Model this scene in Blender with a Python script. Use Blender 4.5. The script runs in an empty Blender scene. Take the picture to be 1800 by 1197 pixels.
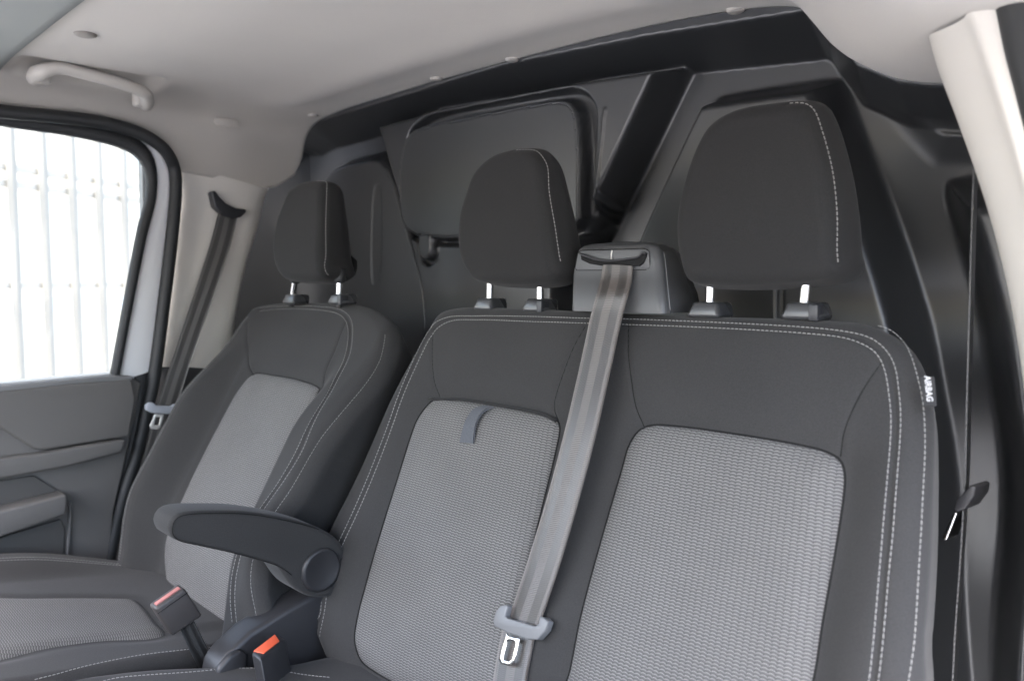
import bpy, bmesh, math, random
import numpy as np
from mathutils import Vector, Matrix
random.seed(4)
SC = bpy.context.scene
COL = SC.collection

# ------------------------------------------------------------------ camera
FPX, PW, PH = 1400.0, 1800.0, 1197.0
YAW, PITCH = math.radians(46.04), math.radians(4.0)
fwd_h = np.array([-math.sin(YAW), math.cos(YAW), 0.0])
RIGHT = np.array([math.cos(YAW), math.sin(YAW), 0.0])
FWD = fwd_h * math.cos(PITCH) + np.array([0, 0, -math.sin(PITCH)])
UP = np.cross(RIGHT, FWD)
CAM = np.array([0.86637, -0.79498, 1.40193])
cam = bpy.data.cameras.new('camera')
cam_o = bpy.data.objects.new('camera', cam)
COL.objects.link(cam_o)
cam.sensor_width = 36.0
cam.lens = 36.0 * FPX / PW
cam.clip_start = 0.02
cam.clip_end = 500
cam_o.matrix_world = Matrix(((RIGHT[0], UP[0], -FWD[0], CAM[0]), (RIGHT[1], UP[1], -FWD[1], CAM[1]),
                             (RIGHT[2], UP[2], -FWD[2], CAM[2]), (0, 0, 0, 1)))
cam.dof.use_dof = True
cam.dof.focus_distance = 1.0
cam.dof.aperture_fstop = 5.0
SC.camera = cam_o

# ------------------------------------------------------------------ daylight
SUN_EL, SUN_AZ = math.radians(56), math.radians(172)     # azimuth from +Y towards +X
world = bpy.data.worlds.new('World')
SC.world = world
world.use_nodes = True
wn = world.node_tree.nodes
bg = wn['Background']
sky = wn.new('ShaderNodeTexSky')
sky.sky_type = 'NISHITA'
sky.sun_disc = False
sky.sun_elevation = SUN_EL
sky.sun_rotation = SUN_AZ
sky.air_density = 1.0
sky.dust_density = 4.0
sky.ozone_density = 1.0
world.node_tree.links.new(sky.outputs[0], bg.inputs[0])
bg.inputs[1].default_value = 0.15
sl = bpy.data.lights.new('sun', 'SUN')
sl.energy = 1.3
sl.angle = math.radians(25)
sl.color = (1.0, 0.985, 0.965)
so = bpy.data.objects.new('sun', sl)
COL.objects.link(so)
sd = Vector((math.cos(SUN_EL) * math.sin(SUN_AZ), math.cos(SUN_EL) * math.cos(SUN_AZ), math.sin(SUN_EL)))
so.rotation_euler = sd.to_track_quat('Z', 'Y').to_euler()
so.location = (0, -6, 8)
SC.view_settings.view_transform = 'Standard'
SC.view_settings.look = 'None'
SC.view_settings.gamma = 1.0
SC.view_settings.exposure = 3.15
SC.cycles.use_denoising = True
SC.cycles.max_bounces = 8
SC.cycles.diffuse_bounces = 5
SC.cycles.glossy_bounces = 4
SC.cycles.transparent_max_bounces = 8
SC.cycles.caustics_reflective = False
SC.cycles.caustics_refractive = False
SC.cycles.sample_clamp_indirect = 6.0

# ------------------------------------------------------------------ geometry helpers
V3 = lambda *a: np.array(a, float)
def ray(x, y): return FWD + RIGHT * (x - PW / 2) / FPX + UP * (PH / 2 - y) / FPX
def on(px, n, p):
    n = np.array(n, float); r = ray(*px)
    return CAM + r * (((np.array(p, float) - CAM) @ n) / (r @ n))
def onX(px, v): return on(px, (1, 0, 0), (v, 0, 0))
def onY(px, v): return on(px, (0, 1, 0), (0, v, 0))
def onZ(px, v): return on(px, (0, 0, 1), (0, 0, v))

WORLD = {}
def empty(name, loc, label=None, cat=None, group=None):
    o = bpy.data.objects.new(name, None)
    COL.objects.link(o)
    o.empty_display_size = 0.05
    o.location = tuple(loc)
    WORLD[o] = np.array(loc, float)
    tag(o, label, cat, group)
    return o
def tag(o, label=None, cat=None, group=None, kind=None):
    if label: o['label'] = label
    if cat: o['category'] = cat
    if group: o['group'] = group
    if kind: o['kind'] = kind
    return o
def link(name, me, centre, mat, parent):
    o = bpy.data.objects.new(name, me)
    COL.objects.link(o)
    if mat is not None:
        me.materials.append(mat)
    base = WORLD[parent] if parent is not None else np.zeros(3)
    if parent is not None:
        o.parent = parent
    o.location = tuple(centre - base)
    WORLD[o] = np.array(centre, float)
    return o
def mesh(name, V, F, mat, parent=None, smooth=True, uv=None):
    """V (n,3) world points; F a list of int arrays (k,3) / (k,4)."""
    V = np.asarray(V, float)
    c = (V.min(0) + V.max(0)) / 2
    if not isinstance(F, (list, tuple)): F = [F]
    F = [np.asarray(f, dtype=np.int32) for f in F if len(f)]
    me = bpy.data.meshes.new(name)
    me.vertices.add(len(V))
    me.vertices.foreach_set('co', (V - c).astype(np.float32).ravel())
    loops = np.concatenate([f.ravel() for f in F])
    tot = np.concatenate([np.full(len(f), f.shape[1], np.int32) for f in F])
    start = np.concatenate([[0], np.cumsum(tot)[:-1]]).astype(np.int32)
    me.loops.add(len(loops))
    me.loops.foreach_set('vertex_index', loops)
    me.polygons.add(len(tot))
    me.polygons.foreach_set('loop_start', start)
    me.polygons.foreach_set('loop_total', tot)
    me.polygons.foreach_set('use_smooth', np.full(len(tot), smooth, bool))
    if uv is not None:
        l = me.uv_layers.new(name='UVMap')
        l.data.foreach_set('uv', np.asarray(uv, np.float32)[loops].ravel())
    me.update()
    me.validate()
    return link(name, me, c, mat, parent)
def from_bm(name, bm, mat, parent=None, smooth=True, angle=35):
    bmesh.ops.recalc_face_normals(bm, faces=bm.faces)
    V = np.array([v.co[:] for v in bm.verts])
    c = (V.min(0) + V.max(0)) / 2
    bmesh.ops.translate(bm, verts=bm.verts, vec=-Vector(c))
    for f in bm.faces: f.smooth = smooth
    if smooth:
        lim = math.radians(angle)
        for e in bm.edges:
            if len(e.link_faces) == 2 and e.calc_face_angle(0) > lim: e.smooth = False
    me = bpy.data.meshes.new(name)
    bm.to_mesh(me); bm.free()
    return link(name, me, c, mat, parent)
def prism_bm(pts, ext, bevel=0.0, seg=3, bm=None):
    bm = bm or bmesh.new()
    a = [bm.verts.new(tuple(p)) for p in pts]
    b = [bm.verts.new(tuple(np.array(p) + ext)) for p in pts]
    n = len(pts)
    fs = [bm.faces.new(a), bm.faces.new(b[::-1])]
    for i in range(n): fs.append(bm.faces.new((a[i], b[i], b[(i + 1) % n], a[(i + 1) % n])))
    bmesh.ops.recalc_face_normals(bm, faces=fs)
    if bevel > 0:
        es = list({e for f in fs for e in f.edges if e.calc_face_angle(0) > 0.5 or f in fs[:2]})
        bmesh.ops.bevel(bm, geom=es, offset=bevel, segments=seg, profile=0.5, affect='EDGES', clamp_overlap=True)
    return bm
def prism(name, pts, ext, mat, parent=None, bevel=0.0, seg=3):
    return from_bm(name, prism_bm(pts, np.array(ext, float), bevel, seg), mat, parent)
def frame_box(bm, c, a, b, n, bevel=0.0, seg=2):
    """box with half-axes a, b, n about c"""
    c, a, b, n = [np.array(q, float) for q in (c, a, b, n)]
    return prism_bm([c - a - b - n, c + a - b - n, c + a + b - n, c - a + b - n], 2 * n, bevel, seg, bm)
def resample(P, n=None, step=None, closed=False):
    P = np.asarray(P, float)
    if closed: P = np.vstack([P, P[:1]])
    d = np.concatenate([[0], np.cumsum(np.linalg.norm(np.diff(P, axis=0), axis=1))])
    if n is None: n = max(2, int(round(d[-1] / step)) + 1)
    t = np.linspace(0, d[-1], n + 1)[:-1] if closed else np.linspace(0, d[-1], n)
    return np.stack([np.interp(t, d, P[:, k]) for k in range(P.shape[1])], 1)
def spline(P, closed=False, sub=10):
    P = np.asarray(P, float)
    n = len(P); out = []
    rng = range(n) if closed else range(n - 1)
    for i in rng:
        g = (lambda k: P[k % n]) if closed else (lambda k: P[min(max(k, 0), n - 1)])
        p0, p1, p2, p3 = g(i - 1), g(i), g(i + 1), g(i + 2)
        # centripetal parametrisation keeps uneven points from overshooting
        d1 = max(np.linalg.norm(p1 - p0), 1e-9) ** .5; d2 = max(np.linalg.norm(p2 - p1), 1e-9) ** .5; d3 = max(np.linalg.norm(p3 - p2), 1e-9) ** .5
        if np.allclose(p0, p1): d1 = d2
        if np.allclose(p3, p2): d3 = d2
        m1 = (p2 - p1) + d2 * ((p1 - p0) / d1 - (p2 - p0) / (d1 + d2))
        m2 = (p2 - p1) + d2 * ((p3 - p2) / d3 - (p3 - p1) / (d2 + d3))
        for j in range(sub):
            t = j / sub; t2, t3 = t * t, t * t * t
            out.append((2 * t3 - 3 * t2 + 1) * p1 + (t3 - 2 * t2 + t) * m1 + (-2 * t3 + 3 * t2) * p2 + (t3 - t2) * m2)
    if not closed: out.append(P[-1])
    return np.array(out)
def sstep(a, b, x):
    t = np.clip((np.asarray(x, float) - a) / (b - a), 0, 1)
    return t * t * (3 - 2 * t)
def dist_line(Q, L, closed=False):
    """distance of points Q (n,2) to polyline L"""
    Q = np.asarray(Q, float); L = np.asarray(L, float)
    if closed: L = np.vstack([L, L[:1]])
    A, B = L[:-1], L[1:]
    AB = B - A; ll = np.maximum((AB ** 2).sum(1), 1e-14)
    out = np.empty(len(Q))
    for i in range(0, len(Q), 8000):
        q = Q[i:i + 8000, None, :] - A[None]
        t = np.clip((q * AB[None]).sum(2) / ll, 0, 1)
        d = q - t[..., None] * AB[None]
        out[i:i + 8000] = np.sqrt((d ** 2).sum(2).min(1))
    return out
def inside(Q, L):
    Q = np.asarray(Q, float); x, y = Q[:, 0], Q[:, 1]
    r = np.zeros(len(Q), bool)
    n = len(L)
    for i in range(n):
        x1, y1 = L[i]; x2, y2 = L[(i + 1) % n]
        if y1 == y2: continue
        c = ((y1 > y) != (y2 > y)) & (x < (x2 - x1) * (y - y1) / (y2 - y1) + x1)
        r ^= c
    return r
def sdf(Q, L):
    d = dist_line(Q, L, True)
    return np.where(inside(Q, L), -d, d)
def grid_faces(nu, nv, wrap=False):
    i = np.arange(nu if wrap else nu - 1)[:, None]; j = np.arange(nv - 1)[None]
    i2 = (i + 1) % nu
    return np.stack([i * nv + j, i2 * nv + j, i2 * nv + j + 1, i * nv + j + 1], -1).reshape(-1, 4)
def tube_arrays(P, r, seg=10, cap=True):
    P = np.asarray(P, float); n = len(P)
    T = np.gradient(P, axis=0); T /= np.linalg.norm(T, axis=1)[:, None]
    up = V3(0, 0, 1) if abs(T[0][2]) < .9 else V3(1, 0, 0)
    V = []
    N = np.cross(T[0], up); N /= np.linalg.norm(N)
    rr = np.broadcast_to(np.asarray(r, float), (n,))
    for i in range(n):
        N = N - T[i] * (N @ T[i]); N /= np.linalg.norm(N); B = np.cross(T[i], N)
        a = np.arange(seg) * 2 * math.pi / seg
        V.append(P[i] + rr[i] * (np.cos(a)[:, None] * N + np.sin(a)[:, None] * B))
    V = np.vstack(V)
    F = []
    for i in range(n - 1):
        for j in range(seg):
            F.append((i * seg + j, i * seg + (j + 1) % seg, (i + 1) * seg + (j + 1) % seg, (i + 1) * seg + j))
    T3 = []
    if cap:
        V = np.vstack([V, P[0], P[-1]]); c0, c1 = len(V) - 2, len(V) - 1
        for j in range(seg):
            T3.append((c0, (j + 1) % seg, j)); T3.append((c1, (n - 1) * seg + j, (n - 1) * seg + (j + 1) % seg))
    return V, [np.array(F), np.array(T3)] if T3 else [np.array(F)]
def tube(name, P, r, mat, parent=None, seg=10):
    V, F = tube_arrays(P, r, seg)
    return mesh(name, V, F, mat, parent)
def lathe(name, base, axis, prof, mat, parent=None, seg=40):
    """prof: list of (distance along axis, radius)"""
    axis = np.array(axis, float); axis /= np.linalg.norm(axis)
    a1 = np.cross(axis, V3(0, 0, 1) if abs(axis[2]) < .9 else V3(1, 0, 0)); a1 /= np.linalg.norm(a1); a2 = np.cross(axis, a1)
    an = np.arange(seg) * 2 * math.pi / seg
    ringd = np.cos(an)[:, None] * a1 + np.sin(an)[:, None] * a2
    V = np.vstack([np.array(base) + axis * h + ringd * r for h, r in prof])
    F = []
    for i in range(len(prof) - 1):
        for j in range(seg): F.append((i * seg + j, i * seg + (j + 1) % seg, (i + 1) * seg + (j + 1) % seg, (i + 1) * seg + j))
    o = mesh(name, V, np.array(F), mat, parent)
    return o

# ------------------------------------------------------------------ materials
def new_mat(name):
    m = bpy.data.materials.new(name); m.use_nodes = True
    nt = m.node_tree; b = nt.nodes['Principled BSDF']
    return m, nt, b
def N(nt, t, **kw):
    n = nt.nodes.new(t)
    for k, v in kw.items(): setattr(n, k, v)
    return n
def M(nt, op, a, b=None, c=None, clamp=False):
    n = nt.nodes.new('ShaderNodeMath'); n.operation = op; n.use_clamp = clamp
    for i, v in enumerate((a, b, c)):
        if v is None: continue
        if isinstance(v, (int, float)): n.inputs[i].default_value = v
        else: nt.links.new(v, n.inputs[i])
    return n.outputs[0]
def mixcol(nt, fac, a, b):
    n = nt.nodes.new('ShaderNodeMix'); n.data_type = 'RGBA'
    if isinstance(fac, (int, float)): n.inputs[0].default_value = fac
    else: nt.links.new(fac, n.inputs[0])
    for s, v in ((6, a), (7, b)):
        if isinstance(v, tuple): n.inputs[s].default_value = (*v, 1) if len(v) == 3 else v
        else: nt.links.new(v, n.inputs[s])
    return n.outputs[2]
def noise(nt, scale, detail=3, rough=.6, co=None):
    n = N(nt, 'ShaderNodeTexNoise'); n.inputs['Scale'].default_value = scale
    n.inputs['Detail'].default_value = detail; n.inputs['Roughness'].default_value = rough
    if co is not None: nt.links.new(co, n.inputs['Vector'])
    return n.outputs[0]
def objco(nt): return N(nt, 'ShaderNodeTexCoord').outputs['Object']
def bump(nt, b, h, strength=.3, dist=.001):
    n = N(nt, 'ShaderNodeBump'); n.inputs['Strength'].default_value = strength; n.inputs['Distance'].default_value = dist
    nt.links.new(h, n.inputs['Height']); nt.links.new(n.outputs[0], b.inputs['Normal'])
def plain(name, col, rough=.5, var=.12, grain=900, gbump=.15, metal=0.0, spec=.5, sheen=0.0, dist=.0006):
    m, nt, b = new_mat(name)
    co = objco(nt)
    big = noise(nt, 9, 4, .6, co); fine = noise(nt, grain, 2, .5, co)
    k = M(nt, 'ADD', M(nt, 'MULTIPLY', big, .5), M(nt, 'MULTIPLY', fine, .5))
    lo = tuple(c * (1 - var) for c in col); hi = tuple(min(1, c * (1 + var)) for c in col)
    nt.links.new(mixcol(nt, k, lo, hi), b.inputs['Base Color'])
    b.inputs['Metallic'].default_value = metal
    b.inputs['Specular IOR Level'].default_value = spec
    nt.links.new(M(nt, 'ADD', rough - .04, M(nt, 'MULTIPLY', big, .08)), b.inputs['Roughness'])
    if sheen:
        b.inputs['Sheen Weight'].default_value = sheen; b.inputs['Sheen Roughness'].default_value = .5
    if gbump: bump(nt, b, fine, gbump, dist)
    return m
def make_fabric(name, col, sheen=.08):
    """smooth knitted upholstery: a fine two-way knit with slight fibre mottling"""
    m, nt, b = new_mat(name)
    co = objco(nt)
    w1 = noise(nt, 900, 2, .6, co); w2 = noise(nt, 480, 3, .75, co); big = noise(nt, 7, 3, .5, co)
    k = M(nt, 'ADD', M(nt, 'MULTIPLY', w1, .45), M(nt, 'ADD', M(nt, 'MULTIPLY', w2, .3), M(nt, 'MULTIPLY', big, .25)))
    nt.links.new(mixcol(nt, k, tuple(c * .25 for c in col), tuple(c * 1.75 for c in col)), b.inputs['Base Color'])
    b.inputs['Roughness'].default_value = .92
    b.inputs['Specular IOR Level'].default_value = .25
    b.inputs['Sheen Weight'].default_value = sheen; b.inputs['Sheen Roughness'].default_value = .45
    bump(nt, b, k, .35, .0009)
    return m
def make_weave(name, base, thread, pu=.0068, pv=.0032, skew=.10):
    """jacquard weave: columns of small pale arched threads on a mid grey ground; UV in metres"""
    m, nt, b = new_mat(name)
    uv = N(nt, 'ShaderNodeUVMap').outputs[0]
    sep = N(nt, 'ShaderNodeSeparateXYZ'); nt.links.new(uv, sep.inputs[0])
    wob = noise(nt, 60, 2, .5, uv)
    u = M(nt, 'ADD', M(nt, 'DIVIDE', sep.outputs[0], pu), M(nt, 'MULTIPLY', sep.outputs[1], skew / pu))
    u = M(nt, 'ADD', u, M(nt, 'MULTIPLY', wob, .35))
    v = M(nt, 'ADD', M(nt, 'DIVIDE', sep.outputs[1], pv), M(nt, 'MULTIPLY', wob, .25))
    fu = M(nt, 'FRACT', u)
    col_id = M(nt, 'FLOOR', u)
    arch = M(nt, 'POWER', M(nt, 'SINE', M(nt, 'MULTIPLY', fu, math.pi)), .55)
    v2 = M(nt, 'SUBTRACT', M(nt, 'ADD', v, M(nt, 'MULTIPLY', M(nt, 'FRACT', M(nt, 'MULTIPLY', col_id, .5)), .18)), M(nt, 'MULTIPLY', arch, .46))
    fv = M(nt, 'FRACT', v2)
    line = M(nt, 'SUBTRACT', 1.0, M(nt, 'MULTIPLY', M(nt, 'ABSOLUTE', M(nt, 'SUBTRACT', fv, .5)), 6.0), clamp=True)
    body = M(nt, 'MULTIPLY', arch, M(nt, 'SUBTRACT', 1.0, M(nt, 'MULTIPLY', M(nt, 'ABSOLUTE', M(nt, 'SUBTRACT', fv, .35)), 1.1)))
    gap = M(nt, 'SUBTRACT', 1.0, M(nt, 'MULTIPLY', arch, 2.2), clamp=True)
    dirt = noise(nt, 14, 4, .6, uv); fine = noise(nt, 1500, 2, .5, uv)
    c1 = mixcol(nt, body, tuple(c * .74 for c in base), tuple(c * 1.12 for c in base))
    c2 = mixcol(nt, M(nt, 'MULTIPLY', line, .85), c1, thread)
    c3 = mixcol(nt, M(nt, 'MULTIPLY', gap, .45), c2, tuple(c * .45 for c in base))
    k = M(nt, 'ADD', .78, M(nt, 'ADD', M(nt, 'MULTIPLY', dirt, .22), M(nt, 'MULTIPLY', fine, .22)))
    vm = N(nt, 'ShaderNodeVectorMath', operation='SCALE'); nt.links.new(c3, vm.inputs[0]); nt.links.new(k, vm.inputs['Scale'])
    nt.links.new(vm.outputs[0], b.inputs['Base Color'])
    b.inputs['Roughness'].default_value = .8
    b.inputs['Specular IOR Level'].default_value = .3
    b.inputs['Sheen Weight'].default_value = .05
    h = M(nt, 'ADD', M(nt, 'MULTIPLY', body, .7), M(nt, 'MULTIPLY', line, .5))
    bump(nt, b, h, .45, .0007)
    return m
def make_webbing(name, col):
    """seat belt webbing: cross ribs along the length and two paler twill stripes; UV x across 0..1, y along in metres"""
    m, nt, b = new_mat(name)
    uv = N(nt, 'ShaderNodeUVMap').outputs[0]
    sep = N(nt, 'ShaderNodeSeparateXYZ'); nt.links.new(uv, sep.inputs[0])
    x, y = sep.outputs[0], sep.outputs[1]
    stripes = M(nt, 'MULTIPLY', M(nt, 'ADD', 1.0, M(nt, 'SINE', M(nt, 'ADD', M(nt, 'MULTIPLY', x, 4 * math.pi), -math.pi / 2))), .5)
    st = M(nt, 'GREATER_THAN', stripes, .52)
    rib = M(nt, 'SINE', M(nt, 'MULTIPLY', y, 2 * math.pi / .0021))
    rib2 = M(nt, 'SINE', M(nt, 'ADD', M(nt, 'MULTIPLY', y, 2 * math.pi / .0021), M(nt, 'MULTIPLY', x, 60)))
    r = M(nt, 'ADD', M(nt, 'MULTIPLY', rib, M(nt, 'SUBTRACT', 1.0, st)), M(nt, 'MULTIPLY', rib2, M(nt, 'MULTIPLY', st, .5)))
    fine = noise(nt, 900, 2, .5, uv); big = noise(nt, 12, 3, .5, uv)
    dark = mixcol(nt, M(nt, 'ADD', .5, M(nt, 'MULTIPLY', rib, .4)), tuple(c * .35 for c in col), tuple(c * .75 for c in col))
    lite = mixcol(nt, M(nt, 'ADD', .5, M(nt, 'MULTIPLY', rib2, .3)), tuple(c * 1.05 for c in col), tuple(c * 1.45 for c in col))
    c = mixcol(nt, st, lite, dark)
    k = M(nt, 'ADD', .8, M(nt, 'ADD', M(nt, 'MULTIPLY', fine, .2), M(nt, 'MULTIPLY', big, .2)))
    vm = N(nt, 'ShaderNodeVectorMath', operation='SCALE'); nt.links.new(c, vm.inputs[0]); nt.links.new(k, vm.inputs['Scale'])
    nt.links.new(vm.outputs[0], b.inputs['Base Color'])
    b.inputs['Roughness'].default_value = .34
    b.inputs['Specular IOR Level'].default_value = 1.0
    b.inputs['Coat Weight'].default_value = .35; b.inputs['Coat Roughness'].default_value = .38
    bump(nt, b, r, .3, .0005)
    return m
FAB = make_fabric('charcoal_upholstery', (.033, .0324, .0320))
FAB2 = make_fabric('charcoal_headrest_cloth', (.0190, .0187, .0186), .06)
WEAVE = make_weave('grey_jacquard_weave', (.092, .0895, .0865), (.29, .284, .275))
WEBB = make_webbing('taupe_belt_webbing', (.058, .049, .043))
THREAD = plain('pale_thread', (.235, .23, .22), .7, .08, 2000, .2)
THREADD = plain('dull_thread', (.12, .12, .12), .8, .1, 2000, .2)
SEAM = plain('black_seam', (.016, .016, .016), .9, .1, 800, 0, spec=.1)
BLACK = plain('black_trim_plastic', (.026, .027, .030), .36, .1, 1100, .10, spec=.5)
COLLARM = plain('collar_plastic', (.045, .046, .048), .28, .08, 1100, .05, spec=.8)
BULK = plain('black_bulkhead_plastic', (.018, .019, .0205), .41, .08, 1300, .06, spec=1.0)
GREYP = plain('charcoal_soft_plastic', (.050, .050, .052), .5, .1, 1200, .2)
DARKP = plain('dark_grey_plastic', (.024, .024, .026), .42, .1, 1200, .15)
MIDP = plain('mid_grey_belt_plastic', (.145, .147, .150), .42, .06, 1200, .1)
BUCK = plain('worn_brown_grey_plastic', (.050, .045, .043), .45, .12, 900, .2)
PALEB = plain('pale_grey_belt_plastic', (.36, .38, .42), .45, .05, 1200, .1)
LIGHTP = plain('light_grey_hard_trim', (.66, .63, .58), .55, .05, 1400, .2)
HEAD = plain('headliner_cloth', (.485, .457, .418), .95, .08, 700, .35, spec=.15, sheen=.2, dist=.0008)
SHELF = plain('grey_overhead_plastic', (.27, .285, .275), .7, .06, 900, .3, spec=.3)
CLIP = plain('headliner_clip_plastic', (.50, .47, .43), .55, .05, 1000, .1)
CLIPD = plain('grey_clip_plastic', (.22, .20, .18), .6, .1, 900, .2)
RUBBER = plain('black_rubber', (.020, .021, .022), .55, .15, 700, .2)
CHROME = plain('polished_steel', (.86, .86, .85), .16, .03, 600, 0, metal=1.0)
STEEL = plain('satin_steel', (.70, .70, .69), .28, .04, 900, .05, metal=1.0)
PLATE = plain('pale_zinc_plate', (.62, .62, .60), .35, .04, 900, .05, metal=.3)
ORANGE = plain('orange_red_button', (.78, .13, .06), .4, .06, 900, .05)
PINK = plain('faded_red_button', (.40, .15, .13), .45, .06, 900, .05)
WHITEB = plain('white_body_paint', (.78, .78, .79), .3, .02, 300, 0)
DOORG = plain('door_card_grey', (.140, .133, .126), .62, .08, 1100, .3)
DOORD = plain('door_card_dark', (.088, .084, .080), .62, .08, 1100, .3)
DOORL = plain('door_cap_grey', (.20, .20, .20), .5, .06, 1100, .25)
TAGM = plain('black_tag_cloth', (.020, .020, .021), .8, .1, 1500, .2)
PRINT = plain('white_tag_print', (.50, .50, .50), .8, .03, 900, 0)
LOOP = make_fabric('grey_pull_loop_webbing', (.085, .09, .10))
CONC = plain('pale_concrete', (.46, .46, .46), .9, .15, 30, .2)
BLOCKM = plain('light_blocker_grey', (.42, .42, .42), .9, .2, 18, .2)  # surface of the added, unseen light-blocking slab
RENDER = plain('white_building_render', (.50, .455, .40), .9, .04, 40, .1)
PICK = plain('galvanised_steel', (.30, .27, .235), .5, .06, 60, .1, spec=.4)
RAIL = plain('weathered_rail_steel', (.45, .405, .35), .6, .1, 60, .1)
WINB = plain('building_window_glass', (.40, .41, .42), .2, .1, 3, 0)
def make_glass():
    m = bpy.data.materials.new('door_window_glass'); m.use_nodes = True
    nt = m.node_tree; nt.nodes.clear()
    out = N(nt, 'ShaderNodeOutputMaterial'); mx = N(nt, 'ShaderNodeMixShader'); fr = N(nt, 'ShaderNodeFresnel'); fr.inputs[0].default_value = 1.45
    t = N(nt, 'ShaderNodeBsdfTransparent'); t.inputs[0].default_value = (.90, .93, .92, 1)
    g = N(nt, 'ShaderNodeBsdfGlossy'); g.inputs['Roughness'].default_value = .02
    nt.links.new(fr.outputs[0], mx.inputs[0]); nt.links.new(t.outputs[0], mx.inputs[1]); nt.links.new(g.outputs[0], mx.inputs[2])
    nt.links.new(mx.outputs[0], out.inputs[0])
    return m
GLASS = make_glass()

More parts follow.
